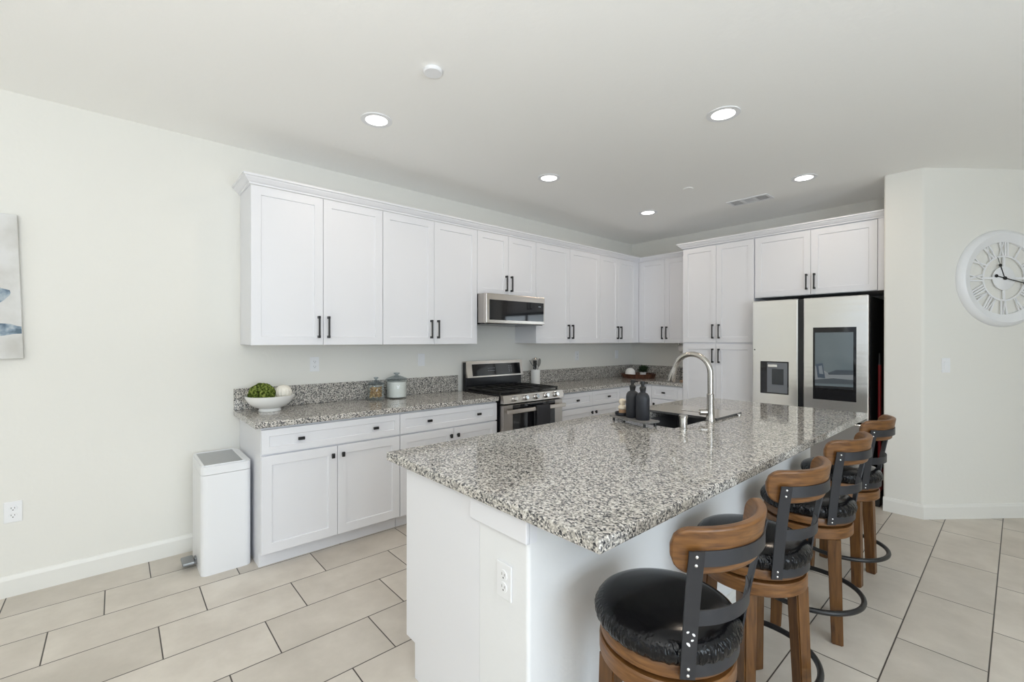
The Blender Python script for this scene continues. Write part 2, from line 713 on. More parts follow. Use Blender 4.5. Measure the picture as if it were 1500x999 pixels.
# ------------------------------------------------------------------ room shell
WT = 0.12
struct(MB().box(-WT, FAR + WT, REAR - WT, 3.0, -0.10, 0.0).build('floor', M_floor))
struct(MB().box(-WT, FAR + WT, REAR - WT, 3.0, H, H + 0.12).build('ceiling', M_ceil))
struct(MB().box(-WT, 0, REAR - WT, 0.0, 0, H).build('wall_left', M_wall))
struct(MB().box(-WT, 2.9255, 0, WT, 0, H).build('wall_back', M_wall))
P1, P2 = (2.9255, -0.7477), (3.1695, -0.7477)
dW = Vector((0.62839, 0.77790))
P3 = (P2[0] + dW.x * 2.3, P2[1] + dW.y * 2.3)
struct(MB().prism([P1, P2, P3, (P3[0], 2.0), (2.9255, 2.0)], 0, H, bevel_v={0: 0.014, 1: 0.014}).build('wall_right', M_wall))
struct(MB().box(P3[0], FAR, P3[1], P3[1] + WT, 0, H).build('wall_far', M_wall))


def wall_with_holes(fr, u0, u1, holes):
    m = MB()
    us = u0
    for (a, b, c, d) in sorted(holes):
        m.box(us, a, -WT, 0, 0, H, mtx=fr)
        m.box(a, b, -WT, 0, 0, c, mtx=fr) if c > 0.001 else None
        m.box(a, b, -WT, 0, d, H, mtx=fr)
        us = b
    m.box(us, u1, -WT, 0, 0, H, mtx=fr)
    bmesh.ops.recalc_face_normals(m.bm, faces=m.bm.faces)
    return m


fr_rear = Matrix(((1, 0, 0, 0), (0, 1, 0, REAR), (0, 0, 1, 0), (0, 0, 0, 1)))
fr_side = Matrix(((0, -1, 0, FAR), (1, 0, 0, 0), (0, 0, 1, 0), (0, 0, 0, 1)))
struct(wall_with_holes(fr_rear, 0, FAR, REAR_WINS).build('wall_rear', M_wall))
struct(wall_with_holes(fr_side, REAR - WT, P3[1] + WT, [SIDE_WIN]).build('wall_side', M_wall))


def window_frame(fr, a, b, c, d, name):
    m = MB()
    f = 0.05
    m.box(a, b, -0.10, -0.05, c, c + f, mtx=fr)
    m.box(a, b, -0.10, -0.05, d - f, d, mtx=fr)
    for q in (a, (a + b) / 2 - f / 2, b - f):
        m.box(q, q + f, -0.10, -0.05, c + f, d - f, mtx=fr)
    bmesh.ops.recalc_face_normals(m.bm, faces=m.bm.faces)
    struct(m.build(name, M_trimw))


for i, q in enumerate(REAR_WINS):
    window_frame(fr_rear, *q, 'window_%d' % (i + 1))
window_frame(fr_side, *SIDE_WIN, 'window_3')

BBP = [(0, 0), (0.014, 0), (0.014, 0.092), (0.010, 0.104), (0.006, 0.113), (0, 0.116)]
struct(MB().sweep([(0, REAR), (0, -4.872)], BBP, 1).build('baseboard_left', M_trimw))
struct(MB().sweep([P1, P2, P3], BBP, 1).build('baseboard_right', M_trimw))

# ------------------------------------------------------------------ upper cabinets
UB, UT = 1.378, 2.440
FL = frame_left(0.312)
FB = frame_back(-0.312)
FP = frame_back(-0.612)
GU = 'white wall cabinets along the left wall'


def cabinet(name, label, cat, box, group=None):
    x0, x1, y0, y1, z0, z1 = box
    t = thing(name, label, cat, ((x0 + x1) / 2, (y0 + y1) / 2, z0), group)
    return t


def door(t, fr, u0, u1, v0, v1, pull=None, knob=None):
    d = shaker(fr, u0 + 0.0015, u1 - 0.0015, v0 + 0.0015, v1 - 0.0015).build('door', M_cab, t)
    if pull:
        bar_pull(fr, *pull).build('handle', M_black, d)
    if knob:
        block_knob(fr, knob[0], knob[1], True).build('knob', M_black, d)
    return d


def drawer(t, fr, u0, u1, v0, v1, knobs):
    d = shaker(fr, u0 + 0.0015, u1 - 0.0015, v0 + 0.0015, v1 - 0.0015, rail=0.042).build('drawer', M_cab, t)
    for k in knobs:
        block_knob(fr, k, (v0 + v1) / 2).build('knob', M_black, d)
    return d


def upper_left(label, y0, y1, split, zb, dy1=None):
    t = cabinet('wall_cabinet', label, 'cabinet', (0.003, 0.31, y0, y1, zb, UT), GU)
    MB().box(0.003, 0.3115, y0 + 0.0005, y1 - 0.0005, zb, UT).build('body', M_cab, t)
    ye = dy1 if dy1 else y1
    hz = (zb + 0.047, zb + 0.205) if zb < 1.6 else (zb + 0.042, zb + 0.195)
    door(t, FL, y0, split, zb - 0.004, UT - 0.004, pull=(split - 0.034, *hz))
    door(t, FL, split, ye, zb - 0.004, UT - 0.004, pull=(split + 0.034, *hz))
    if dy1:
        MB().box(0.3115, 0.330, ye + 0.001, y1 - 0.0005, zb, UT).build('filler_strip', M_cab, t)
    return t


upper_left('tall white two-door wall cabinet at the left end of the run, nearest the trash can', -4.862, -3.940, -4.399, UB)
upper_left('tall white two-door wall cabinet directly left of the microwave, above the glass jars', -3.938, -3.006, -3.468, UB)
upper_left('short white two-door wall cabinet right above the microwave', -3.004, -2.242, -2.622, 1.846)
upper_left('tall white two-door wall cabinet just right of the microwave, above the utensil crock', -2.240, -1.160, -1.706, UB)
upper_left('narrow white two-door wall cabinet ending in the inside corner of the kitchen', -1.158, -0.334, -0.784, UB, dy1=-0.40)

t = cabinet('wall_cabinet', 'white two-door wall cabinet on the back wall between the corner and the tall pantry', 'cabinet',
            (0.334, 1.10, -0.31, -0.003, UB, UT))
MB().box(0.005, 1.1005, -0.3115, -0.003, UB, UT).build('body', M_cab, t)
MB().box(0.3325, 0.350, -0.331, -0.3117, UB, UT).build('filler_strip', M_cab, t)
door(t, FB, 0.350, 0.706, UB - 0.004, UT - 0.004, pull=(0.706 - 0.030, UB + 0.047, UB + 0.205))
door(t, FB, 0.706, 1.090, UB - 0.004, UT - 0.004, pull=(0.706 + 0.030, UB + 0.047, UB + 0.205))

CROWN = [(0, 0), (0.008, 0), (0.010, 0.010), (0.020, 0.016), (0.036, 0.034), (0.040, 0.042), (0.050, 0.046), (0.050, 0.058), (0, 0.058)]
o = MB().sweep([(0.004, -4.863), (0.333, -4.863), (0.333, -0.333), (1.0495, -0.333)], CROWN, 1, UT - 0.004)
# outward side: left wall run faces +x
o = o.build('crown_molding', M_cab, loc=(0.33, -2.6, UT))
tag(o, 'white crown molding running along the top of the left wall cabinets into the corner', 'molding')

# ------------------------------------------------------------------ pantry and fridge cabinet
t = cabinet('pantry_cabinet', 'tall white four-door pantry cabinet between the corner and the refrigerator', 'cabinet',
            (1.104, 1.875, -0.61, -0.003, 0, 2.46))
MB().box(1.103, 1.8735, -0.6115, -0.003, 0.095, 2.462).box(1.12, 1.86, -0.55, -0.01, 0.0, 0.095).build('body', M_cab, t)
door(t, FP, 1.104, 1.486, 1.385, 2.452, pull=(1.486 - 0.034, 1.430, 1.585))
door(t, FP, 1.486, 1.872, 1.385, 2.452, pull=(1.486 + 0.034, 1.430, 1.585))
door(t, FP, 1.104, 1.486, 0.10, 1.372, pull=(1.486 - 0.034, 1.165, 1.320))
door(t, FP, 1.486, 1.872, 0.10, 1.372, pull=(1.486 + 0.034, 1.165, 1.320))

t = cabinet('refrigerator_cabinet', 'white two-door cabinet bridging over the refrigerator', 'cabinet',
            (1.876, 2.92, -0.61, -0.003, 1.84, 2.46))
MB().box(1.8755, 2.9225, -0.6115, -0.003, 1.840, 2.462).build('body', M_cab, t)
FRB = 1.842
door(t, FP, 1.880, 2.372, FRB, 2.452, pull=(2.372 - 0.032, FRB + 0.048, FRB + 0.195))
door(t, FP, 2.372, 2.866, FRB, 2.452, pull=(2.372 + 0.032, FRB + 0.048, FRB + 0.195))
MB().box(2.869, 2.9225, -0.630, -0.6117, FRB - 0.002, 2.462).build('filler_strip', M_cab, t)
o = MB().sweep([(1.101, -0.305), (1.101, -0.633), (2.9225, -0.633)], CROWN, 1, 2.458)
o = o.build('crown_molding', M_cab, loc=(2.0, -0.63, 2.46))
tag(o, 'white crown molding along the top of the pantry and refrigerator cabinets', 'molding')

# ------------------------------------------------------------------ base cabinets
FBL = frame_left(0.610)
FBB = frame_back(-0.610)
GB = 'white base cabinets under the granite counter'
DZ0, DZ1, DRZ0, DRZ1 = 0.098, 0.700, 0.708, 0.862


def base_left(label, y0, y1, split, drawers):
    t = cabinet('base_cabinet', label, 'cabinet', (0.003, 0.61, y0, y1, 0, 0.874), GB)
    MB().box(0.003, 0.6095, y0 + 0.0005, y1 - 0.0005, 0.095, 0.8745).box(0.003, 0.555, y0 + 0.001, y1 - 0.001, 0, 0.0945).build('body', M_cab, t)
    for (a, b, ks) in drawers:
        drawer(t, FBL, a, b, DRZ0, DRZ1, ks)
    door(t, FBL, y0, split, DZ0, DZ1, knob=(split - 0.034, DZ1 - 0.062))
    door(t, FBL, split, y1, DZ0, DZ1, knob=(split + 0.034, DZ1 - 0.062))
    return t


base_left('white base cabinet beside the trash can with one wide drawer over two doors', -4.866, -3.946, -4.406,
          [(-4.866, -3.946, (-4.64, -4.14))])
base_left('white base cabinet directly left of the gas range, partly behind the island corner', -3.944, -3.012, -3.466,
          [(-3.944, -3.012, (-3.70, -3.22))])
base_left('white base cabinet right of the gas range with two separate drawers', -2.200, -1.185, -1.667,
          [(-2.200, -1.679, (-1.938,)), (-1.679, -1.185, (-1.405,))])
t = cabinet('base_cabinet', 'white blind corner base cabinet where the two counter runs meet', 'cabinet',
            (0.003, 0.61, -1.183, -0.003, 0, 0.874), GB)
MB().box(0.003, 0.6095, -1.183, -0.003, 0.095, 0.8745).box(0.003, 0.555, -1.182, -0.004, 0, 0.0945).build('body', M_cab, t)
drawer(t, FBL, -1.183, -0.700, DRZ0, DRZ1, (-0.94,))
door(t, FBL, -1.183, -0.700, DZ0, DZ1, knob=(-1.14, DZ1 - 0.062))
t = cabinet('base_cabinet', 'white single-drawer base cabinet on the back wall, left of the pantry', 'cabinet',
            (0.63, 1.10, -0.61, -0.003, 0, 0.874), GB)
MB().box(0.611, 1.101, -0.6095, -0.003, 0.095, 0.8745).box(0.611, 1.10, -0.555, -0.003, 0, 0.0945).build('body', M_cab, t)
MB().box(0.6315, 0.700, -0.628, -0.6097, DZ0, DRZ1).box(1.038, 1.100, -0.628, -0.6097, DZ0, DRZ1).build('filler_strip', M_cab, t)
drawer(t, FBB, 0.702, 1.036, DRZ0, DRZ1, (0.868,))
door(t, FBB, 0.702, 1.036, DZ0, DZ1, knob=(0.740, DZ1 - 0.062))

# ------------------------------------------------------------------ countertops
CB, CT = 0.8755, 0.914
t = thing('countertop', 'grey speckled granite countertop left of the range, holding the bowl and jars', 'countertop', (0.33, -3.95, CB))
MB().box(0.003, 0.650, -4.905, -3.003, CB, CT, 0.006).build('slab', M_granite, t)
MB().box(0.003, 0.023, -4.905, -3.006, CT + 0.0003, 1.066, 0.003).build('backsplash', M_granite, t)
t = thing('countertop', 'grey speckled granite countertop right of the range, wrapping into the corner', 'countertop', (0.33, -1.2, CB))
MB().prism([(0.003, -2.212), (0.650, -2.212), (0.650, -0.650), (1.1005, -0.650), (1.1005, -0.003), (0.003, -0.003)], CB, CT).build('slab', M_granite, t)
MB().box(0.003, 0.023, -2.212, -0.003, CT + 0.0003, 1.066, 0.003).box(0.023, 1.1005, -0.023, -0.003, CT + 0.0003, 1.066, 0.003).build('backsplash', M_granite, t)

# ------------------------------------------------------------------ gas range
t = thing('gas_range', 'stainless steel and black gas range with a tall backguard', 'stove', (0.35, -2.60, 0))
RY0, RY1 = -2.994, -2.222
MB().box(0.04, 0.640, RY0, RY1, 0.06, 0.905).box(0.06, 0.60, RY0 + 0.02, RY1 - 0.02, 0.0, 0.06).build('body', M_enamel, t)
ck = MB().box(0.105, 0.655, RY0 + 0.002, RY1 - 0.002, 0.9055, 0.925, 0.004).build('cooktop', M_enamel, t)
# backguard: black case with a framed steel face
bgd = MB().box(0.030, 0.085, RY0 + 0.035, RY1 - 0.0, 0.9055, 1.190, 0.004).build('backguard', M_enamel, t)
pm = MB()
tilt = [(0.0855, 1.040), (0.115, 1.040), (0.088, 1.200), (0.045, 1.200), (0.045, 1.192), (0.0855, 1.192)]
b2 = bmesh.new()
A = [b2.verts.new((x, RY0 + 0.035, z)) for x, z in tilt]
B = [b2.verts.new((x, RY1, z)) for x, z in tilt]
b2.faces.new(A)
b2.faces.new(B)
for i in range(len(tilt)):
    b2.faces.new((A[i], A[(i + 1) % len(tilt)], B[(i + 1) % len(tilt)], B[i]))
pm._merge(b2)
pm.build('steel_fascia', M_steelr, bgd)
# display glass lies on the tilted face
ang = math.atan2(0.027, 0.160)


def on_face(y, s, d):       # s up along the face from its foot, d outwards
    return Vector((0.115 - s * math.sin(ang) + d * math.cos(ang), y, 1.040 + s * math.cos(ang) + d * math.sin(ang)))


def face_box(m, y0, y1, s0, s1, d0, d1):
    b2 = bmesh.new()
    vs = [b2.verts.new(on_face(y, s, d)) for y in (y0, y1) for s in (s0, s1) for d in (d0, d1)]
    for q in ((0, 1, 3, 2), (4, 5, 7, 6), (0, 1, 5, 4), (2, 3, 7, 6), (0, 2, 6, 4), (1, 3, 7, 5)):
        b2.faces.new([vs[i] for i in q])
    m._merge(b2)


m = MB()
face_box(m, RY0 + 0.10, RY1 - 0.035, 0.014, 0.132, 0.0005, 0.003)
m.build('display_panel', M_glassblk, bgd)
M_print = mat('pale_print', (0.45, 0.47, 0.55), 0.5)
for (yy, ss) in [(-2.70 + 0.02 * i, 0.085) for i in range(5)] + [(-2.70 + 0.02 * i, 0.060) for i in range(5)] + \
        [(-2.42 + 0.03 * j, 0.045 + 0.018 * i) for j in range(2) for i in range(4)]:
    m = MB()
    face_box(m, yy, yy + 0.010, ss, ss + 0.003, 0.0032, 0.0036)
    m.build('display_mark', M_print, bgd)
# control strip, knobs
b2 = bmesh.new()
pr = [(0.6555, 0.852), (0.705, 0.852), (0.690, 0.922), (0.6555, 0.9255)]
A = [b2.verts.new((x, RY0, z)) for x, z in pr]
B = [b2.verts.new((x, RY1, z)) for x, z in pr]
b2.faces.new(A)
b2.faces.new(B)
for i in range(4):
    b2.faces.new((A[i], A[(i + 1) % 4], B[(i + 1) % 4], B[i]))
m = MB()
m._merge(b2)
cp = m.build('control_panel', M_steelr, t)
for i in range(5):
    yk = -2.872 + i * 0.133
    mt = Matrix.Translation((0.7005, yk, 0.888)) @ Matrix.Rotation(PI / 2 - 0.20, 4, 'Y')
    MB().lathe([(0.026, 0), (0.026, 0.006), (0.021, 0.010), (0.019, 0.032), (0.0165, 0.036), (0, 0.036)], n=24, mtx=mt).build('burner_knob', M_chrome, cp)
od = MB().box(0.641, 0.690, RY0 + 0.004, RY1 - 0.004, 0.22, 0.835, 0.004).build('oven_door', M_steelv, t)
MB().box(0.6905, 0.693, RY0 + 0.115, RY1 - 0.115, 0.34, 0.832).build('oven_window', M_glassblk, od)
m = MB().box(0.725, 0.747, RY0 + 0.015, RY1 - 0.015, 0.765, 0.800, 0.006)
for yy in (RY0 + 0.05, RY1 - 0.05):
    m.box(0.6905, 0.728, yy - 0.012, yy + 0.012, 0.770, 0.795, 0.003)
m.build('door_handle', M_steelr, od)
MB().box(0.641, 0.685, RY0 + 0.004, RY1 - 0.004, 0.065, 0.212, 0.004).build('warming_drawer', M_steelv, t)
# burners and grates
for (bx, by) in ((0.24, -2.83), (0.50, -2.83), (0.37, -2.608), (0.24, -2.385), (0.50, -2.385)):
    MB().lathe([(0.055, 0), (0.055, 0.006), (0.036, 0.008), (0.036, 0.018), (0, 0.019)], bx, by, 0.9255, n=20).build('burner', M_cast, ck)
for k in range(3):
    y0 = RY0 + 0.012 + k * 0.2495
    y1 = y0 + 0.245
    m = MB()
    zt, zb = 0.955, 0.941
    for xx in (0.13, 0.37, 0.63):
        m.box(xx - 0.006, xx + 0.006, y0, y1, zb, zt)
    for yy in (y0 + 0.007, (y0 + y1) / 2, y1 - 0.007):
        m.box(0.126, 0.634, yy - 0.006, yy + 0.006, zb, zt)
    for xx in (0.132, 0.628):
        for yy in (y0 + 0.007, y1 - 0.007):
            m.box(xx - 0.006, xx + 0.006, yy - 0.006, yy + 0.006, 0.9255, zb + 0.001)
    m.build('grate', M_cast, ck)

# towel over the oven handle
m = MB()
b2 = bmesh.new()
ty0, ty1 = -2.640, -2.470
cols = 14
prof = [(0.7535, 0.52), (0.7545, 0.62), (0.7535, 0.74), (0.7525, 0.795), (0.748, 0.8045), (0.736, 0.807), (0.724, 0.8045), (0.7185, 0.795), (0.717, 0.70), (0.7165, 0.56)]
g_ = []
for i in range(cols + 1):
    f = i / cols
    y = ty0 + (ty1 - ty0) * f
    rw = []
    for (x, z) in prof:
        wv = 0.004 * math.sin(f * 9.0) * max(0.0, (0.79 - z) / 0.25) if z < 0.79 else 0
        if x < 0.73:
            wv = -abs(wv) * 0.3
        else:
            wv = abs(wv)
        rw.append(b2.verts.new((x + wv, y, z)))
    g_.append(rw)
for A, B in zip(g_[:-1], g_[1:]):
    for j in range(len(prof) - 1):
        b2.faces.new((A[j], A[j + 1], B[j + 1], B[j]))
m._merge(b2, smooth=True)
tw = m.build('dish_towel', M_towel, loc=(0.735, -2.555, 0.52))
sd = tw.modifiers.new('thickness', 'SOLIDIFY')
sd.thickness = 0.005
sd.offset = 1
tag(tw, 'charcoal dish towel draped over the oven door handle', 'towel')

# ------------------------------------------------------------------ microwave
t = thing('microwave_oven', 'low stainless over-the-range microwave with a black glass door', 'microwave', (0.2, -2.62, 1.562))
MB().box(0.004, 0.425, -3.002, -2.244, 1.570, 1.842, 0.003).build('body', M_steelv, t)
MB().box(0.02, 0.44, -2.99, -2.256, 1.558, 1.5695).build('vent_base', M_enamel, t)
fd = MB().box(0.4255, 0.463, -3.002, -2.244, 1.566, 1.842, 0.006).build('door', M_steelr, t)
MB().box(0.4632, 0.4660, -2.965, -2.262, 1.598, 1.785, 0.001).build('door_glass', M_glassblk, fd)
MB().box(0.4662, 0.4667, -2.335, -2.322, 1.742, 1.750).box(0.4662, 0.4667, -2.315, -2.305, 1.742, 1.750).build('clock_digits', mat('pale_digits', (0.5, 0.55, 0.6), 0.4), fd)

# ------------------------------------------------------------------ refrigerator
t = thing('refrigerator', 'large stainless refrigerator with ice dispenser and dark touch screen', 'refrigerator', (2.36, -0.40, 0))
MB().box(1.900, 2.826, -0.680, -0.03, 0.03, 1.792).box(1.95, 2.78, -0.64, -0.10, 0, 0.03).build('case', M_void, t)
FY = -0.752
ZS = 0.70
ld = MB().box(1.902, 2.302, FY, -0.682, ZS + 0.006, 1.800, 0.008, 3).build('door', M_steel, t)
rd = MB().box(2.346, 2.829, FY, -0.682, ZS + 0.006, 1.800, 0.008, 3).build('door', M_steel, t)
MB().box(1.902, 2.302, FY, -0.682, 0.06, ZS - 0.012, 0.008, 3).build('lower_door', M_steel, t)
MB().box(2.346, 2.829, FY, -0.682, 0.06, ZS - 0.012, 0.008, 3).build('lower_door', M_steel, t)
MB().box(2.3035, 2.3445, -0.735, -0.684, 0.06, 1.795).build('handle_recess', M_enamel, t)
# dispenser niche: dark frame, grey inner well, paddle, spout
dn = MB().box(1.978, 2.226, FY - 0.003, FY - 0.0005, 0.893, 1.207, 0.001).build('dispenser', M_glassblk, ld)
MB().box(2.040, 2.216, FY - 0.006, FY - 0.0032, 0.905, 1.195, 0.001).build('dispenser_well', mat('grey_niche', (0.17, 0.18, 0.20), 0.35), dn)
MB().box(2.085, 2.185, FY - 0.012, FY - 0.0062, 0.985, 1.135, 0.003).build('paddle', mat('smoked_paddle', (0.035, 0.04, 0.045), 0.2), dn)
MB().box(2.05, 2.135, FY - 0.022, FY - 0.0062, 1.150, 1.180, 0.004).build('spout', M_chrome, dn)
MB().lathe([(0.006, 0), (0.006, 0.002), (0, 0.002)], mtx=Matrix.Translation((1.925, FY - 0.0005, 1.318)) @ Matrix.Rotation(PI / 2, 4, 'X'), n=12).build('badge', M_slot, ld)
sn = MB().box(2.424, 2.744, FY - 0.004, FY - 0.0005, 0.878, 1.528, 0.001).build('screen_bezel', M_glassblk, rd)
MB().box(2.440, 2.724, FY - 0.0052, FY - 0.0042, 0.985, 1.482).build('screen', M_display, sn)
# room reflection painted on the screen as flat shapes: a pale sofa with dark cushions and a patterned pillow
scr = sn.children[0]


def refl_shape(pts, d, col):
    REFL_N[0] += 1
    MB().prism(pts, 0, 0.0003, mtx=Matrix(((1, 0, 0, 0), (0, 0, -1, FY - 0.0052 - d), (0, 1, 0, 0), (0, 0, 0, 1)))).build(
        'painted_reflection', mat('reflection_tone', col, 0.3), scr)


REFL_N = [0]
refl_shape([(2.4405, 1.055), (2.7235, 1.070), (2.7235, 1.125), (2.545, 1.118), (2.4405, 1.180)], 0.0000, (0.24, 0.26, 0.28))
refl_shape([(2.540, 1.120), (2.60, 1.150), (2.7235, 1.150), (2.7235, 1.112), (2.545, 1.105)], 0.0004, (0.065, 0.080, 0.10))
refl_shape([(2.4405, 1.020), (2.7235, 1.030), (2.7235, 1.068), (2.58, 1.075), (2.4405, 1.055)], 0.0004, (0.075, 0.090, 0.105))
refl_shape([(2.4405, 0.986), (2.7235, 0.986), (2.7235, 1.006), (2.4405, 1.000)], 0.0004, (0.012, 0.012, 0.014))
refl_shape([(2.462, 1.075), (2.520, 1.070), (2.500, 1.205), (2.448, 1.195)], 0.0008, (0.060, 0.085, 0.12))
refl_shape([(2.475, 1.110), (2.505, 1.108), (2.494, 1.185), (2.468, 1.178)], 0.0012, (0.22, 0.25, 0.28))

# broom with a red handle in the gap beside the refrigerator
t = thing('broom', 'red-handled broom standing in the dark gap right of the refrigerator', 'broom', (2.876, -0.55, 0))
MB().tube([(2.876, -0.60, 0.30), (2.876, -0.60, 1.20)], 0.012, 12).build('handle', M_red, t)
MB().tube([(2.876, -0.60, 1.201), (2.876, -0.60, 1.30)], 0.010, 12, rads=[0.012, 0.006]).build('grip', M_black, t)
MB().box(2.856, 2.896, -0.68, -0.52, 0.12, 0.30, 0.01).build('head', M_red, t)
MB().box(2.858, 2.894, -0.69, -0.51, 0.0, 0.1195, 0.004).build('bristles', M_slot, t)

# ------------------------------------------------------------------ island
IX0, IX1, IY0, IY1 = 1.809, 2.985, -4.625, -1.6695
t = thing('island_cabinet', 'white kitchen island base with a plain end panel facing the camera', 'island', (2.2, -3.2, 0))
m = MB()
b2 = bmesh.new()
# end panels and core (toe kick on the kitchen side)
pts = [(1.932, 0.146), (2.448, 0.146), (2.448, 0.874), (1.932, 0.874)]
m.box(1.952, 2.448, -4.572, -1.82, 0.146, 0.700)
m.box(2.004, 2.448, -4.572, -1.82, 0.0, 0.1455)
m.box(1.952, 2.448, -4.572, -3.30, 0.7005, 0.874)
m.box(1.952, 2.448, -2.25, -1.82, 0.7005, 0.874)
m.box(1.952, 1.972, -3.30, -2.25, 0.7005, 0.874)
m.box(2.420, 2.448, -3.30, -2.25, 0.7005, 0.874)
m.build('body', M_cab, t)
m = MB()
m.prism([(1.932, 0.146), (2.004, 0.146), (2.004, 0.0), (2.448, 0.0), (2.448, 0.8745), (1.932, 0.8745)], 0, 0.016,
        mtx=Matrix(((1, 0, 0, 0), (0, 0, -1, -4.574), (0, 1, 0, 0), (0, 0, 0, 1))))
bmesh.ops.recalc_face_normals(m.bm, faces=m.bm.faces)
m.build('end_panel', M_cab, t)
FI = frame_islandside(1.9515)
yy = -4.572
for wdt in (0.55, 0.72, 0.95, 0.53):
    drawer(t, FI, yy, yy + wdt, DRZ0 + 0.03, DRZ1, (yy + wdt / 2,))
    door(t, FI, yy, yy + wdt / 2, 0.15, DZ1 + 0.03, knob=(yy + wdt / 2 - 0.03, 0.67))
    door(t, FI, yy + wdt / 2, yy + wdt, 0.15, DZ1 + 0.03, knob=(yy + wdt / 2 + 0.03, 0.67))
    yy += wdt

t = thing('island_pony_wall', 'off-white painted half wall behind the bar stools carrying the island top', 'half wall', (2.57, -3.2, 0))
MB().prism([(2.449, -4.590), (2.691, -4.590), (2.691, -1.815), (2.449, -1.815)], 0, 0.8745, bevel_v={1: 0.012, 2: 0.012}).build('wall_panel', M_pony, t)
MB().box(2.412, 2.6985, -4.606, -4.5915, 0.795, 0.8745, 0.004).box(2.6915, 2.6985, -4.5912, -4.56, 0.795, 0.8745).build('trim_block', M_cab, t)
MB().sweep([(2.691, -4.55), (2.691, -1.815)], BBP, 1).build('base_trim', M_trimw, t)

# island top with a sink cut-out
SX0, SX1, SY0, SY1 = 1.990, 2.385, -3.165, -2.400
t = thing('island_countertop', 'large grey speckled granite slab on top of the kitchen island', 'countertop', (2.4, -3.15, CB))
m = MB()
b2 = bmesh.new()
rings = {}
for z in (CB, CT):
    out = [b2.verts.new((x, y, z)) for x, y in ((IX0, IY0), (IX1, IY0), (IX1, IY1), (IX0, IY1))]
    inn = [b2.verts.new((x, y, z)) for x, y in ((SX0, SY0), (SX1, SY0), (SX1, SY1), (SX0, SY1))]
    rings[z] = (out, inn)
    for i in range(4):
        j = (i + 1) % 4
        b2.faces.new((out[i], out[j], inn[j], inn[i]))
for k in (0, 1):
    lo, hi = rings[CB][k], rings[CT][k]
    for i in range(4):
        j = (i + 1) % 4
        b2.faces.new((lo[i], lo[j], hi[j], hi[i]))
bmesh.ops.recalc_face_normals(b2, faces=b2.faces)
outer = [e for e in b2.edges if all(abs(v.co.x - IX0) < 1e-5 or abs(v.co.x - IX1) < 1e-5 or abs(v.co.y - IY0) < 1e-5 or abs(v.co.y - IY1) < 1e-5 for v in e.verts)
         and abs(e.verts[0].co.z - e.verts[1].co.z) < 1e-5 and not any(SX0 - 1e-4 <= v.co.x <= SX1 + 1e-4 and SY0 - 1e-4 <= v.co.y <= SY1 + 1e-4 for v in e.verts)]
outer += [e for e in b2.edges if abs(e.verts[0].co.z - e.verts[1].co.z) > 1e-3 and (abs(e.verts[0].co.x - IX0) < 1e-5 or abs(e.verts[0].co.x - IX1) < 1e-5)]
bmesh.ops.bevel(b2, geom=outer, offset=0.006, segments=2, affect='EDGES', profile=0.5)
m._merge(b2)
m.build('slab', M_granite, t)

# undermount sink
t = thing('sink', 'dark stainless undermount sink set into the island top', 'sink', (2.19, -2.78, 0.71))
m = MB()
b2 = bmesh.new()
e = 0.012
x0, x1, y0, y1 = SX0 - e, SX1 + e, SY0 - e, SY1 + e


def rect(ax0, ax1, ay0, ay1, z):
    return [b2.verts.new((ax0, ay0, z)), b2.verts.new((ax1, ay0, z)), b2.verts.new((ax1, ay1, z)), b2.verts.new((ax0, ay1, z))]


R0 = rect(x0 - 0.004, x1 + 0.004, y0 - 0.004, y1 + 0.004, 0.874)
R1 = rect(SX0 + 0.002, SX1 - 0.002, SY0 + 0.002, SY1 - 0.002, 0.874)
R2 = rect(SX0 + 0.002, SX1 - 0.002, SY0 + 0.002, SY1 - 0.002, 0.735)
R3 = rect(SX0 + 0.02, SX1 - 0.02, SY0 + 0.02, SY1 - 0.02, 0.715)
for X, Y in ((R0, R1), (R1, R2), (R2, R3)):
    for i in range(4):
        b2.faces.new((X[i], X[(i + 1) % 4], Y[(i + 1) % 4], Y[i]))
b2.faces.new(R3)
m._merge(b2)
m.build('basin', M_sink, t)
MB().lathe([(0.045, 0), (0.045, 0.003), (0.03, 0.001), (0, 0.001)], 2.19, -2.85, 0.7155, n=24).build('drain', M_chrome, t)

# board laid across the far half of the sink
t = thing('sink_cover_board', 'glossy pale board with a dark front edge covering the far half of the sink', 'cutting board', (2.18, -2.55, CT))
MB().box(1.930, 2.432, -2.742, -2.372, CT + 0.006, CT + 0.014, 0.001).build('board', M_board, t)
MB().box(1.930, 2.432, -2.7445, -2.7422, CT + 0.0005, CT + 0.014).box(2.4322, 2.436, -2.742, -2.372, CT + 0.0005, CT + 0.014).box(1.94, 1.985, -2.74, -2.38, CT + 0.0003, CT + 0.0058).box(2.39, 2.43, -2.74, -2.38, CT + 0.0003, CT + 0.0058).build('edge_strip', M_boardedge, t)

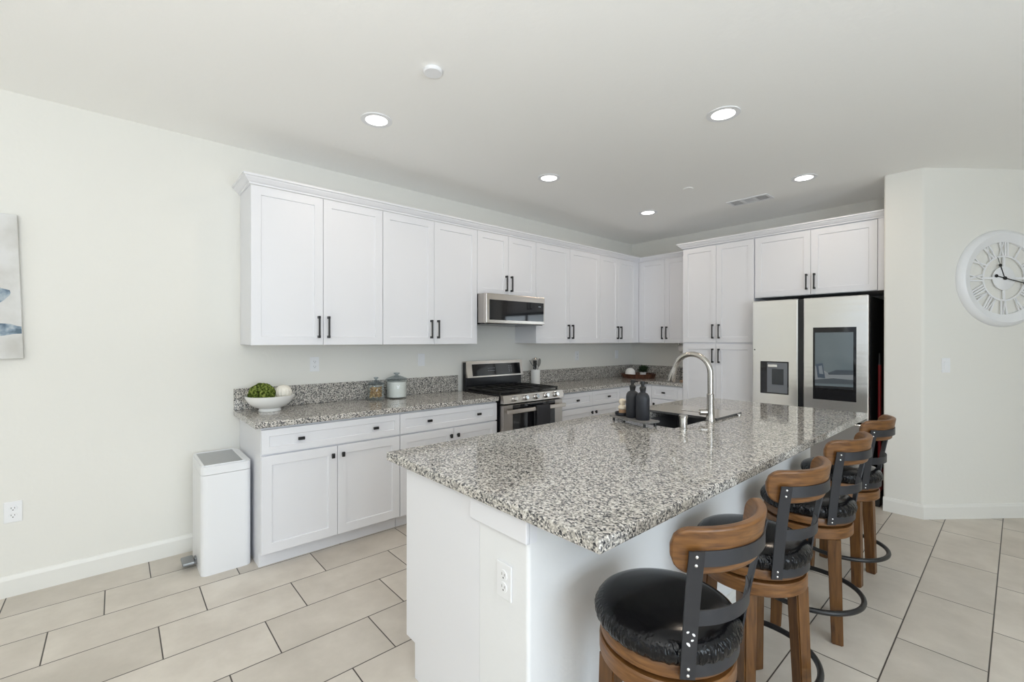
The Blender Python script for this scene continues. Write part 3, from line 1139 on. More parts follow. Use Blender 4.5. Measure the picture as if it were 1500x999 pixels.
# faucet
FXX, FYY = 2.412, -2.778
t = thing('faucet', 'tall brushed nickel gooseneck faucet with pull-down head at the island sink', 'faucet', (FXX, FYY, CT))
MB().lathe([(0.029, 0), (0.029, 0.006), (0.026, 0.014), (0.023, 0.05), (0.0205, 0.10), (0.0205, 0.165), (0.0175, 0.168), (0, 0.168)], FXX, FYY, CT, n=28).build('base', M_nickel, t)
pts = [(FXX, FYY, 1.081), (FXX, FYY, 1.205)]
R = 0.118
for i in range(1, 17):
    a = PI * i / 17 * 0.98
    pts.append((FXX - R + R * math.cos(a), FYY, 1.205 + R * math.sin(a)))
lx, lz = pts[-1][0], pts[-1][2]
MB().tube(pts, 0.0165, 16).build('spout', M_nickel, t)
MB().tube([(lx - 0.0005, FYY, lz + 0.001), (lx - 0.012, FYY, lz - 0.03), (lx - 0.028, FYY, lz - 0.085), (lx - 0.030, FYY, lz - 0.090)], 0.016, 20, rads=[0.0175, 0.020, 0.026, 0.024]).build('spray_head', M_nickel, t)
m = MB().tube([(FXX - 0.018, FYY - 0.010, 0.967), (FXX - 0.048, FYY - 0.040, 0.967)], 0.018, 18)
m.build('valve_body', M_nickel, t)
MB().tube([(FXX - 0.046, FYY - 0.038, 0.968), (FXX - 0.150, FYY - 0.075, 0.972)], 0.0045, 10).build('lever', M_nickel, t)

t = thing('soap_dispenser', 'short brushed nickel cylinder cap on the island in front of the faucet', 'soap dispenser', (2.418, -3.125, CT))
MB().lathe([(0.024, 0), (0.024, 0.004), (0.021, 0.006), (0.021, 0.060), (0.019, 0.064), (0, 0.064)], 2.418, -3.125, CT, n=28).build('body', M_nickel, t)
MB().lathe([(0.0245, 0.0605), (0.0245, 0.072), (0.022, 0.075), (0, 0.075)], 2.418, -3.125, CT, n=28).build('cap', M_nickel, t)
o = MB().lathe([(0.013, 0), (0.013, 0.010), (0.011, 0.013), (0, 0.013)], 2.452, -2.455, CT + 0.0002, n=20).build('air_switch_button', M_nickel, loc=(2.452, -2.455, CT))
tag(o, 'tiny nickel push button on the island behind the faucet', 'button')

# ------------------------------------------------------------------ soap tray and bottles
def tray_pt(u, v):          # u along the tray, v across
    c = Vector((2.146, -3.203))
    a = Vector((2.290 - 1.985, -3.285 + 3.215)).normalized()
    b = Vector((-a.y, a.x))
    return c + a * u + b * v


t = thing('soap_tray', 'small grey pedestal tray on short black feet holding two soap bottles', 'tray', (2.125, -3.165, CT))
hw, hd = 0.148, 0.058
MB().prism([tray_pt(-hw, -hd), tray_pt(hw, -hd), tray_pt(hw, hd), tray_pt(-hw, hd)], CT + 0.0225, CT + 0.034).build('top', M_greywood, t)
for (a, b) in ((-1, -1), (1, -1), (1, 1), (-1, 1)):
    q = tray_pt(a * (hw - 0.02), b * (hd - 0.016))
    MB().lathe([(0.008, 0), (0.007, 0.0222), (0, 0.0222)], q.x, q.y, CT + 0.0002, n=12).build('foot', M_black, t)
TZ = CT + 0.0342
for (uu, vvv, lab) in ((-0.014, 0.004, 'matte black pump bottle on the tray, the one beside the scrub brush'),
                       (0.077, -0.004, 'matte black pump bottle on the tray, the one nearest the sink')):
    q = tray_pt(uu, vvv)
    t = thing('pump_bottle', lab, 'soap bottle', (q.x, q.y, TZ), 'black pump bottles on the soap tray')
    MB().lathe([(0.036, 0), (0.039, 0.004), (0.039, 0.125), (0.036, 0.140), (0.028, 0.152), (0.015, 0.160), (0.015, 0.166), (0, 0.166)], q.x, q.y, TZ, n=32).build('bottle', M_matblk, t)
    MB().lathe([(0.0165, 0.1662), (0.0165, 0.174), (0.0185, 0.178), (0.0185, 0.188), (0.015, 0.192), (0.010, 0.196), (0.010, 0.205), (0.0145, 0.208), (0.0145, 0.222), (0.012, 0.225), (0, 0.225)], q.x, q.y, TZ, n=24).tube([(q.x, q.y, TZ + 0.216), (q.x + 0.012, q.y + 0.032, TZ + 0.214)], 0.005, 10).build('pump', M_black, t)
q = tray_pt(-0.098, 0.0)
t = thing('soap_dish', 'round black dish on the left end of the soap tray', 'dish', (q.x, q.y, TZ))
MB().lathe([(0.0, 0.0), (0.035, 0.0), (0.044, 0.006), (0.046, 0.020), (0.042, 0.020), (0.038, 0.009), (0, 0.008)], q.x, q.y, TZ, n=28).build('dish', M_matblk, t)
t = thing('scrub_brush', 'pale wooden dish brush with round knob resting in the black dish', 'brush', (q.x, q.y, TZ + 0.0085))
MB().lathe([(0.0, 0.034), (0.020, 0.036), (0.026, 0.044), (0.024, 0.056), (0.014, 0.064), (0.016, 0.070), (0.022, 0.080), (0.021, 0.092), (0.012, 0.101), (0, 0.103)], q.x, q.y, TZ, n=24).build('handle', M_cream, t)
MB().lathe([(0.020, 0.0092), (0.023, 0.034), (0, 0.0345)], q.x, q.y, TZ, n=24).build('bristles', M_tan, t)

# ------------------------------------------------------------------ bowl with moss ball and white ball
bx, by = 0.185, -4.715
t = thing('footed_bowl', 'white footed bowl at the left end of the granite counter', 'bowl', (bx, by, CT))
MB().lathe([(0.0, 0.0), (0.070, 0.0), (0.072, 0.004), (0.066, 0.020), (0.10, 0.032), (0.135, 0.060), (0.152, 0.094), (0.156, 0.108), (0.152, 0.109), (0.130, 0.072), (0.09, 0.040), (0.0, 0.030)], bx, by, CT + 0.0004, n=48).build('bowl', M_ceramic, t)
random.seed(3)
m = MB()
b2 = bmesh.new()
mcx, mcy, mcz = bx - 0.005, by - 0.050, CT + 0.118
bmesh.ops.create_icosphere(b2, subdivisions=5, radius=0.083)
for v in b2.verts:
    v.co = v.co * (1 + random.uniform(-0.035, 0.05)) * (1 + 0.04 * math.sin(v.co.x * 90) * math.sin(v.co.y * 80 + v.co.z * 70))
    v.co = Vector((v.co.x * 0.94, v.co.y * 1.0, v.co.z * 0.92)) + Vector((mcx, mcy, mcz))
m._merge(b2)
o = m.build('moss_ball', M_moss, loc=(mcx, mcy, mcz - 0.08))
tag(o, 'fuzzy green moss ball resting in the white bowl', 'moss ball')
wx, wy, wz = bx + 0.002, by + 0.086, CT + 0.126
o = MB().ball(0, 0, 0, 0.001)
o.bm.clear()
o.lathe([(0.0, -0.050)] + [(0.055 * math.sin(PI * k / 14), -0.050 * math.cos(PI * k / 14)) for k in range(1, 14)] + [(0.0, 0.050)],
        wx, wy, wz, n=64, rfun=lambda r, z, a: r * (1 + 0.035 * math.cos(16 * a)))
o = o.build('decor_ball', M_cream, loc=(wx, wy, wz - 0.05))
o.data.materials[0] = mat('ivory_rattan', (0.80, 0.77, 0.70), 0.7)
tag(o, 'ribbed ivory decorative ball in the white bowl beside the moss ball', 'decor ball')

# ------------------------------------------------------------------ glass jars
def jar(cx, cy, r, h, label, group):
    t = thing('glass_jar', label, 'jar', (cx, cy, CT), group)
    MB().lathe([(0.0, 0.0005), (r * 0.96, 0.0005), (r, 0.006), (r, h), (r * 0.97, h + 0.004), (r * 0.95, h), (r * 0.95, 0.010), (0, 0.009)], cx, cy, CT, n=40).build('jar', M_glass, t)
    ld_ = MB().lathe([(0.0, h + 0.006), (r * 1.05, h + 0.006), (r * 1.06, h + 0.012), (r * 0.9, h + 0.020), (r * 0.45, h + 0.034), (r * 0.25, h + 0.040), (0, h + 0.040)], cx, cy, CT, n=40).build('lid', M_glasslid, t)
    MB().lathe([(r * 0.18, h + 0.0405), (r * 0.15, h + 0.048), (r * 0.30, h + 0.056), (r * 0.30, h + 0.064), (0, h + 0.067)], cx, cy, CT, n=24).build('lid_knob', M_glasslid, ld_)
    return t


M_glasslid = M_glass.copy()
M_glasslid.name = 'pressed_glass_lid'
for k_ in M_glasslid.node_tree.nodes:
    if k_.type == 'BSDF_TRANSPARENT':
        k_.inputs['Color'].default_value = (0.66, 0.70, 0.72, 1)
    if k_.type == 'LAYER_WEIGHT':
        k_.inputs['Blend'].default_value = 0.35
GJ = 'glass storage jars on the counter'
j1 = (0.137, -3.908, 0.064, 0.124)
j2 = (0.125, -3.715, 0.086, 0.152)
jar(*j1, 'smaller lidded glass jar filled with golden snacks', GJ)
jar(*j2, 'larger lidded glass jar filled with white flour', GJ)
o = MB().lathe([(0.0, 0.0), (j2[2] * 0.93, 0.0), (j2[2] * 0.935, 0.11), (j2[2] * 0.93, 0.128), (j2[2] * 0.3, 0.133), (0, 0.131)], j2[0], j2[1], CT + 0.0105, n=40).build('flour_fill', M_flour, loc=(j2[0], j2[1], CT + 0.0105))
o['kind'] = 'stuff'
tag(o, 'white flour filling the larger glass jar', 'flour')
m = MB()
random.seed(11)
for k in range(150):
    a = random.uniform(0, 2 * PI)
    rr = j1[2] * 0.72 * math.sqrt(random.random())
    zz = CT + 0.026 + random.random() * 0.074
    mt = Matrix.Translation((j1[0] + rr * math.cos(a), j1[1] + rr * math.sin(a), zz)) @ Matrix.Rotation(random.uniform(0, 3), 4, Vector((random.random(), random.random(), random.random() + 0.1)).normalized())
    m.box(-0.010, 0.010, -0.007, 0.007, -0.003, 0.003, 0.0015, 1, mtx=mt)
o = m.build('snack_fill', M_cookie, loc=(j1[0], j1[1], CT + 0.0105))
o['kind'] = 'stuff'
tag(o, 'golden brown crackers heaped inside the smaller glass jar', 'snacks')

# ------------------------------------------------------------------ utensil crock
ux, uy = 0.100, -2.020
t = thing('utensil_crock', 'plain white cylinder crock right of the range', 'crock', (ux, uy, CT))
MB().lathe([(0.0, 0.0), (0.050, 0.0), (0.052, 0.003), (0.052, 0.168), (0.048, 0.170), (0.046, 0.165), (0.046, 0.008), (0, 0.007)], ux, uy, CT + 0.0004, n=36).build('crock', M_ceramic, t)
GUt = 'cooking utensils in the white crock'


def utensil(name, label, cat, p0, p1, head, m_head, m_stem, flat, rstem=0.0045):
    t = thing(name, label, cat, p0, GUt)
    p0, p1 = Vector(p0), Vector(p1)
    MB().tube([p0, p1], rstem, 10).build('handle', m_stem, t)
    d = (p1 - p0).normalized()
    q = d.to_track_quat('Z', 'Y').to_matrix().to_4x4()
    mt = Matrix.Translation(p1) @ q @ Matrix.Rotation(math.radians(35), 4, 'Z')
    MB().ball(0, 0, head * 0.95, head, 18, (flat[0], flat[1], 1), mtx=mt).build('head', m_head, t)


M_greysil = mat('grey_silicone', (0.36, 0.35, 0.33), 0.5)
zb = CT + 0.012
utensil('serving_spoon', 'large grey spoon leaning right in the white crock', 'spoon', (ux - 0.01, uy, zb), (ux + 0.015, uy + 0.028, CT + 0.20), 0.048, M_greysil, M_greysil, (0.62, 0.16))
utensil('serving_spoon', 'taller steel spoon behind the grey one in the white crock', 'spoon', (ux + 0.01, uy - 0.01, zb), (ux - 0.018, uy + 0.022, CT + 0.215), 0.046, M_nickel, M_nickel, (0.60, 0.16))
t = thing('slotted_turner', 'black slotted turner standing in the white crock', 'turner', (ux, uy - 0.012, zb), GUt)
MB().tube([(ux + 0.005, uy - 0.012, zb), (ux + 0.008, uy - 0.016, CT + 0.20)], 0.005, 10).build('handle', M_black, t)
m = MB()
for k in range(4):
    m.box(ux + 0.004, ux + 0.009, uy - 0.040 + k * 0.0135, uy - 0.032 + k * 0.0135, CT + 0.186, CT + 0.262)
m.box(ux + 0.004, ux + 0.009, uy - 0.040, uy + 0.0085, CT + 0.262, CT + 0.272).box(ux + 0.004, ux + 0.009, uy - 0.040, uy + 0.0085, CT + 0.176, CT + 0.190)
m.build('blade', M_black, t)
t = thing('tongs', 'dark metal tongs tilting far left out of the white crock', 'tongs', (ux + 0.01, uy + 0.01, zb), GUt)
MB().tube([(ux + 0.018, uy + 0.010, zb + 0.02), (ux + 0.020, uy - 0.034, CT + 0.184), (ux + 0.025, uy - 0.115, CT + 0.275)], 0.004, 10).build('arm', M_greymetal, t)
MB().tube([(ux + 0.026, uy + 0.012, zb + 0.02), (ux + 0.028, uy - 0.026, CT + 0.176), (ux + 0.030, uy - 0.105, CT + 0.250)], 0.004, 10).build('arm', M_greymetal, t)

# ------------------------------------------------------------------ corner tray with dome and plant
tx_, ty_ = 0.335, -0.345
t = thing('scalloped_tray', 'round dark wooden tray with a ribbed rim in the counter corner', 'tray', (tx_, ty_, CT))
MB().lathe([(0.0, 0.0), (0.195, 0.0), (0.205, 0.004), (0.222, 0.057), (0.214, 0.057), (0.198, 0.010), (0, 0.009)], tx_, ty_, CT + 0.0004, n=128,
           rfun=lambda r, z, a: r * (1 + (0.012 * math.cos(32 * a) if r > 0.2 else 0))).build('tray', M_woodd, t)
t = thing('white_dome', 'smooth white dome-shaped jar on the left of the dark wooden tray', 'jar', (tx_ - 0.055, ty_ - 0.105, CT + 0.010))
MB().lathe([(0.0, 0.0), (0.058, 0.0), (0.064, 0.02), (0.066, 0.05), (0.060, 0.085), (0.042, 0.110), (0.018, 0.122), (0.0, 0.124)], tx_ - 0.055, ty_ - 0.105, CT + 0.0105, n=36).build('dome', M_ceramic, t)
px_, py_ = tx_ + 0.055, ty_ + 0.02
t = thing('potted_plant', 'small dark green plant in a white pot on the dark wooden tray', 'plant', (px_, py_, CT + 0.010))
MB().lathe([(0.0, 0.0), (0.032, 0.0), (0.042, 0.060), (0.044, 0.070), (0.038, 0.070), (0.034, 0.055), (0, 0.055)], px_, py_, CT + 0.0105, n=28).build('pot', M_ceramic, t)
m = MB()
random.seed(5)
for k in range(120):
    a = random.uniform(0, 2 * PI)
    e_ = random.uniform(0.15, 1.35)
    ln = random.uniform(0.055, 0.105)
    d = Vector((math.cos(a) * math.cos(e_), math.sin(a) * math.cos(e_), math.sin(e_)))
    s = Vector((px_, py_, CT + 0.072))
    q = d.to_track_quat('Z', 'Y').to_matrix().to_4x4()
    mt = Matrix.Translation(s + d * ln * 0.6) @ q
    m.ball(0, 0, 0, ln * 0.5, 8, (0.34, 0.10, 1), mtx=mt)
m.build('foliage', M_leaf, t)

# spice rack against the pantry side
t = thing('spice_rack', 'small black wire rack of jars tucked against the pantry side', 'rack', (1.02, -0.33, CT))
m = MB()
for z in (CT + 0.045, CT + 0.105, CT + 0.150):
    m.box(0.965, 1.085, -0.415, -0.410, z, z + 0.006).box(0.965, 1.085, -0.285, -0.280, z, z + 0.006)
    m.box(0.965, 0.970, -0.410, -0.285, z, z + 0.006).box(1.080, 1.085, -0.410, -0.285, z, z + 0.006)
for x in (0.965, 1.080):
    for y in (-0.415, -0.285):
        m.box(x, x + 0.005, y, y + 0.005, CT + 0.0155, CT + 0.156)
m.build('wire_frame', M_black, t)
MB().box(0.960, 1.090, -0.430, -0.270, CT + 0.0005, CT + 0.015, 0.003).build('base', M_tan, t)
GSp = 'small jars in the black wire rack'
for k, (jx, jy) in enumerate(((0.995, -0.378), (1.052, -0.378), (0.995, -0.318), (1.052, -0.318))):
    q = thing('spice_jar', 'small dark jar with a pale lid inside the black wire rack', 'jar', (jx, jy, CT + 0.0155), GSp)
    MB().lathe([(0.0, 0.0), (0.021, 0.0), (0.022, 0.004), (0.022, 0.070), (0.016, 0.078), (0, 0.078)], jx, jy, CT + 0.0157, n=18).build('jar', M_woodd, q)
    MB().lathe([(0.018, 0.0782), (0.018, 0.094), (0, 0.095)], jx, jy, CT + 0.0157, n=18).build('lid', M_plastw, q)

# paper towel roll under the back wall cabinet
t = thing('paper_towel_holder', 'white paper towel roll mounted under the back wall cabinet beside the pantry', 'paper towel', (0.95, -0.16, 1.25))
MB().tube([(0.825, -0.165, 1.305), (1.085, -0.165, 1.305)], 0.050, 28).build('roll', M_paper, t)
MB().tube([(0.810, -0.165, 1.305), (1.098, -0.165, 1.305)], 0.008, 10).box(0.808, 0.814, -0.175, -0.155, 1.295, 1.3778).box(1.092, 1.098, -0.175, -0.155, 1.295, 1.3778).build('bracket', M_nickel, t)

# ------------------------------------------------------------------ trash can
t = thing('trash_can', 'tall white rectangular step trash can with a grey lid panel', 'trash can', (0.26, -5.02, 0))
TX0, TX1, TY0, TY1, TH = 0.050, 0.470, -5.150, -4.886, 0.660
rr = 0.035


def rrect(x0, x1, y0, y1, r, k=5):
    out = []
    for (cx, cy, a0) in ((x1 - r, y1 - r, 0), (x0 + r, y1 - r, PI / 2), (x0 + r, y0 + r, PI), (x1 - r, y0 + r, 1.5 * PI)):
        for i in range(k + 1):
            a = a0 + PI / 2 * i / k
            out.append((cx + r * math.cos(a), cy + r * math.sin(a)))
    return out


MB().prism(rrect(TX0, TX1, TY0, TY1, rr), 0.0, 0.600).build('bin', M_plastw, t)
ldp = MB().prism(rrect(TX0, TX1, TY0, TY1, rr), 0.6025, 0.652).build('lid', M_plastw, t)
# raised white rim and recessed grey panel
m = MB()
m.box(TX0 + 0.012, TX1 - 0.012, TY0 + 0.006, TY0 + 0.020, 0.6522, 0.660, 0.003)
m.box(TX0 + 0.006, TX0 + 0.018, TY0 + 0.020, TY1 - 0.030, 0.6522, 0.660, 0.003)
m.box(TX1 - 0.018, TX1 - 0.006, TY0 + 0.020, TY1 - 0.030, 0.6522, 0.660, 0.003)
m.box(TX0 + 0.012, TX1 - 0.012, TY1 - 0.042, TY1 - 0.026, 0.6522, 0.660, 0.003)
m.build('rim', M_plastw, ldp)
MB().box(TX0 + 0.019, TX1 - 0.019, TY0 + 0.021, TY1 - 0.043, 0.6522, 0.655).build('lid_panel', mat('silver_panel', (0.42, 0.43, 0.44), 0.4, 0.5), ldp)
pd = MB().box(0.205, 0.325, TY0 - 0.075, TY0 - 0.012, 0.030, 0.050, 0.006).build('pedal', M_greymetal, t)
MB().box(0.24, 0.29, TY0 - 0.0118, TY0 + 0.005, 0.020, 0.055, 0.002).build('pedal_arm', M_greymetal, pd)

# ------------------------------------------------------------------ wall plates
def plate(name, label, cat, mt, outlet=True, group=None, material=None):
    """local: x right, y up, z out of the wall"""
    loc = mt.translation
    t = thing(name, label, cat, loc, group)
    MB().box(-0.035, 0.035, -0.057, 0.057, 0.0005, 0.006, 0.002, mtx=mt).build('cover_plate', M_plastw, t)
    if outlet:
        for s in (-1, 1):
            r_ = MB().lathe([(0.017, 0.0061), (0.0165, 0.0085), (0, 0.0085)], n=24, mtx=mt @ Matrix.Translation((0, s * 0.0195, 0))).build('receptacle', M_plastw, t)
            MB().box(-0.0078, -0.0058, s * 0.0195 - 0.001, s * 0.0195 + 0.008, 0.0086, 0.0088, mtx=mt).box(0.0058, 0.0078, s * 0.0195 - 0.001, s * 0.0195 + 0.007, 0.0086, 0.0088, mtx=mt).box(-0.0025, 0.0025, s * 0.0195 - 0.010, s * 0.0195 - 0.0055, 0.0086, 0.0088, mtx=mt).build('slots', M_slot, r_)
    else:
        MB().box(-0.0165, 0.0165, -0.033, 0.033, 0.0061, 0.0085, 0.001, mtx=mt).box(-0.0155, 0.0155, -0.003, 0.0325, 0.0086, 0.0105, 0.001, mtx=mt).build('rocker', M_plastw, t)
    return t


def mt_left(y, z):
    return Matrix(((0, 0, 1, 0), (1, 0, 0, y), (0, 1, 0, z), (0, 0, 0, 1)))


plate('wall_outlet', 'white duplex outlet low on the left wall above the baseboard', 'outlet', mt_left(-5.952, 0.462))
plate('wall_outlet', 'white duplex outlet above the left counter backsplash, between the bowl and the jars', 'outlet', mt_left(-4.355, 1.220))
plate('light_switch', 'white rocker switch on the wall above the larger white-filled glass jar', 'switch', mt_left(-3.404, 1.228), False)
plate('wall_outlet', 'faint white outlet on the wall to the right of the utensil crock', 'outlet', mt_left(-1.197, 1.216))
plate('light_switch', 'faint white switch plate close to the inside corner above the wooden tray', 'switch', mt_left(-0.364, 1.216), False)
plate('wall_outlet', 'white duplex outlet on the near end of the island half wall', 'outlet',
      Matrix(((1, 0, 0, 2.583), (0, 0, -1, -4.590), (0, 1, 0, 0.640), (0, 0, 0, 1))))
nW = Vector((dW.y, -dW.x))


def on_clock_wall(s, z):
    return Matrix(((dW.x, 0, nW.x, P2[0] + dW.x * s), (dW.y, 0, nW.y, P2[1] + dW.y * s), (0, 1, 0, z), (0, 0, 0, 1)))


plate('light_switch', 'white rocker switch on the wall below the round clock', 'switch', on_clock_wall(0.184, 1.215), False)

# ------------------------------------------------------------------ wall clock
mt = on_clock_wall(0.648, 1.904)
t = thing('wall_clock', 'large round white open-frame wall clock with roman numerals', 'clock', mt.translation)
RC = 0.385
MB().lathe([(RC, 0.001), (RC, 0.010), (RC - 0.012, 0.034), (RC - 0.035, 0.046), (RC - 0.075, 0.030), (RC - 0.098, 0.020), (RC - 0.100, 0.006), (RC - 0.100, 0.001)], n=96, mtx=mt).build('rim', M_plastw, t)
# drop the cap that closes the lathe: rim is an annulus
rim = t.children[0]
bmr = bmesh.new()
bmr.from_mesh(rim.data)
big = [f for f in bmr.faces if len(f.verts) > 4]
bmesh.ops.delete(bmr, geom=big, context='FACES_ONLY')
bmr.to_mesh(rim.data)
bmr.free()


def annulus(r0, r1, z0, z1, mtx, n=72):
    m = MB()
    b2 = bmesh.new()
    R = []
    for (r, z) in ((r0, z0), (r1, z0), (r1, z1), (r0, z1)):
        R.append([b2.verts.new((r * math.cos(2 * PI * i / n), r * math.sin(2 * PI * i / n), z)) for i in range(n)])
    for k in range(4):
        A, B = R[k], R[(k + 1) % 4]
        for i in range(n):
            b2.faces.new((A[i], A[(i + 1) % n], B[(i + 1) % n], B[i]))
    m._merge(b2, mtx=mtx)
    bmesh.ops.recalc_face_normals(m.bm, faces=m.bm.faces)
    return m


annulus(0.168, 0.180, 0.012, 0.020, mt).build('inner_ring', M_plastw, t)
MB().lathe([(0.0, 0.012), (0.093, 0.012), (0.093, 0.019), (0.090, 0.021), (0.0, 0.021)], n=48, mtx=mt).build('center_disc', M_plastw, t)
for k in range(4):
    MB().box(0.092, 0.169, -0.009, 0.009, 0.012, 0.019, mtx=mt @ Matrix.Rotation(k * PI / 2, 4, 'Z')).build('spoke', M_plastw, t)
R0, R1 = 0.179, 0.287
NUM = {1: 'I', 2: 'II', 3: 'III', 4: 'IIII', 5: 'V', 6: 'VI', 7: 'VII', 8: 'VIII', 9: 'IX', 10: 'X', 11: 'XI', 12: 'XII'}
WD = {'I': 0.020, 'V': 0.042, 'X': 0.042}


def stroke(m, xa, xb, wdt, mtx):
    """bar from (xa, R0) to (xb, R1)"""
    b2 = bmesh.new()
    vs = []
    for z in (0.012, 0.019):
        for (x, y) in ((xa - wdt / 2, R0), (xa + wdt / 2, R0), (xb + wdt / 2, R1), (xb - wdt / 2, R1)):
            vs.append(b2.verts.new((x, y, z)))
    b2.faces.new(vs[:4])
    b2.faces.new(vs[4:])
    for i in range(4):
        b2.faces.new((vs[i], vs[(i + 1) % 4], vs[4 + (i + 1) % 4], vs[4 + i]))
    m._merge(b2, mtx=mtx)


for h, txt in NUM.items():
    ma = mt @ Matrix.Rotation(-h * PI / 6, 4, 'Z')
    tot = sum(WD[c] for c in txt)
    x = -tot / 2
    m = MB()
    for c in txt:
        wv = WD[c]
        cx = x + wv / 2
        if c == 'I':
            stroke(m, cx, cx, 0.012, ma)
        elif c == 'V':
            stroke(m, cx, cx - wv * 0.36, 0.014, ma)
            stroke(m, cx, cx + wv * 0.36, 0.008, ma)
        else:
            stroke(m, cx + wv * 0.36, cx - wv * 0.36, 0.014, ma)
            stroke(m, cx - wv * 0.36, cx + wv * 0.36, 0.008, ma)
        x += wv
    bmesh.ops.recalc_face_normals(m.bm, faces=m.bm.faces)
    m.build('numeral', M_plastw, t)
for (nm, deg, ln, bk, z) in (('hour_hand', 20, 0.175, 0.0, 0.0225), ('minute_hand', -103.5, 0.270, 0.075, 0.0260)):
    ma = mt @ Matrix.Rotation(math.radians(deg), 4, 'Z')
    m = MB()
    m.box(-0.0035, 0.0035, -bk, ln * 0.62, z, z + 0.002, mtx=ma)
    m.box(-0.0018, 0.0018, ln * 0.62, ln, z, z + 0.002, mtx=ma)
    m.lathe([(0.013, z), (0.013, z + 0.002), (0, z + 0.002)], 0, ln * 0.62, 0, n=16, mtx=ma)
    m.lathe([(0.014, z), (0.014, z + 0.003), (0, z + 0.003)], 0, 0, 0, n=16, mtx=ma)
    if bk:
        m.lathe([(0.013, z), (0.013, z + 0.002), (0, z + 0.002)], 0, -bk, 0, n=16, mtx=ma)
    bmesh.ops.recalc_face_normals(m.bm, faces=m.bm.faces)
    m.build(nm, M_black, t)

# ------------------------------------------------------------------ canvas at the left edge
t = thing('canvas_painting', 'abstract canvas in grey and slate blue at the left edge of the wall', 'painting', (0, -6.35, 1.30))
tm = Matrix.Translation((0, -6.35, 1.69)) @ Matrix.Rotation(math.radians(1.7), 4, 'X')
cv = MB().box(0.002, 0.036, -0.430, 0.430, -0.395, 0.395, 0.003, mtx=tm).build('canvas', M_canvas, t)
m = MB()


def blob(m, cy, cz, ry, rz, n=40, seed=1, x=0.0362):
    rnd = random.Random(seed)
    b2 = bmesh.new()
    vs = []
    for i in range(n):
        a = 2 * PI * i / n
        k = 1 + rnd.uniform(-0.08, 0.08)
        vs.append((max(-0.428, min(0.428, cy + ry * k * math.cos(a))), cz + rz * k * math.sin(a)))
    lo = [b2.verts.new((x, y, z)) for y, z in vs]
    hi = [b2.verts.new((x + 0.0008, y, z)) for y, z in vs]
    b2.faces.new(lo)
    b2.faces.new(hi)
    for i in range(n):
        b2.faces.new((lo[i], lo[(i + 1) % n], hi[(i + 1) % n], hi[i]))
    m._merge(b2, mtx=tm)


blob(m, 0.20, -0.035, 0.180, 0.085, seed=2)
blob(m, 0.26, -0.235, 0.20, 0.036, seed=4)
blob(m, -0.15, -0.16, 0.22, 0.09, seed=6)
m.build('brushwork', M_blue, cv)

# ------------------------------------------------------------------ ceiling fittings
GL = 'recessed ceiling lights'
LIGHTS = [(1.035, -4.315, 'recessed ceiling light over the left end of the wall cabinets'),
          (1.055, -2.800, 'recessed ceiling light in front of the microwave cabinet'),
          (1.045, -1.270, 'recessed ceiling light closest to the inside corner of the kitchen'),
          (2.490, -2.785, 'recessed ceiling light above the island faucet, the brightest near the middle'),
          (2.475, -1.205, 'recessed ceiling light in front of the refrigerator cabinet')]
for (lx, ly, lab) in LIGHTS:
    t = thing('recessed_light', lab, 'ceiling light', (lx, ly, H), GL)
    annulus(0.066, 0.094, -0.006, -0.0005, Matrix.Translation((lx, ly, H)), 48).build('trim_ring', M_plastw, t)
    MB().lathe([(0.0, -0.004), (0.0655, -0.004), (0.0655, -0.001), (0, -0.001)], lx, ly, H, n=40).build('lens', M_lens, t)
    d = bpy.data.lights.new('lamp_glow', 'AREA')
    d.shape = 'DISK'
    d.size = 0.12
    d.energy = 5.2
    d.color = (1.0, 0.83, 0.66)
    lo_ = bpy.data.objects.new('lamp_glow', d)
    C.objects.link(lo_)
    lo_.parent = t
    lo_.location = (0, 0, -0.010)
o = MB().lathe([(0.0, -0.020), (0.043, -0.020), (0.047, -0.016), (0.047, -0.004), (0.044, -0.0005), (0, -0.0005)], 1.712, -4.327, H, n=40).build('smoke_detector', M_plastw, loc=(1.712, -4.327, H))
tag(o, 'small round white detector disc on the ceiling', 'smoke detector')
o = MB().lathe([(0.0, -0.008), (0.040, -0.008), (0.042, -0.004), (0.042, -0.0005), (0, -0.0005)], 1.699, -1.672, H, n=32).build('sprinkler_cover', M_ceil, loc=(1.699, -1.672, H))
tag(o, 'flat round sprinkler cover plate on the ceiling near the air vent', 'sprinkler cover')
t = thing('air_vent', 'white rectangular ceiling air register with three louvered sections', 'vent', (1.935, -0.91, H))
VX0, VX1, VY0, VY1 = 1.750, 2.120, -1.005, -0.820
m = MB()
m.box(VX0, VX1, VY0, VY0 + 0.022, H - 0.008, H - 0.0005).box(VX0, VX1, VY1 - 0.022, VY1, H - 0.008, H - 0.0005)
for xx in (VX0, VX0 + 0.116, VX0 + 0.232, VX1 - 0.022):
    m.box(xx, xx + 0.022, VY0 + 0.022, VY1 - 0.022, H - 0.008, H - 0.0005)
m.build('frame', M_plastw, t)
MB().box(VX0 + 0.02, VX1 - 0.02, VY0 + 0.02, VY1 - 0.02, H - 0.0018, H - 0.0006).build('backing', mat('vent_shadow_grey', (0.05, 0.05, 0.05), 0.8), t)
for s in range(3):
    xa = VX0 + 0.022 + s * 0.116
    xb = xa + 0.094 if s < 2 else VX1 - 0.022
    for k in range(7):
        if s == 1:
            yk = VY0 + 0.030 + k * 0.0185
            MB().box(xa, xb, yk, yk + 0.008, H - 0.0065, H - 0.0045).build('louver', M_plastw, t)
        else:
            xk = xa + 0.004 + k * 0.0130
            MB().box(xk, xk + 0.0055, VY0 + 0.022, VY1 - 0.022, H - 0.0065, H - 0.0045).build('louver', M_plastw, t)

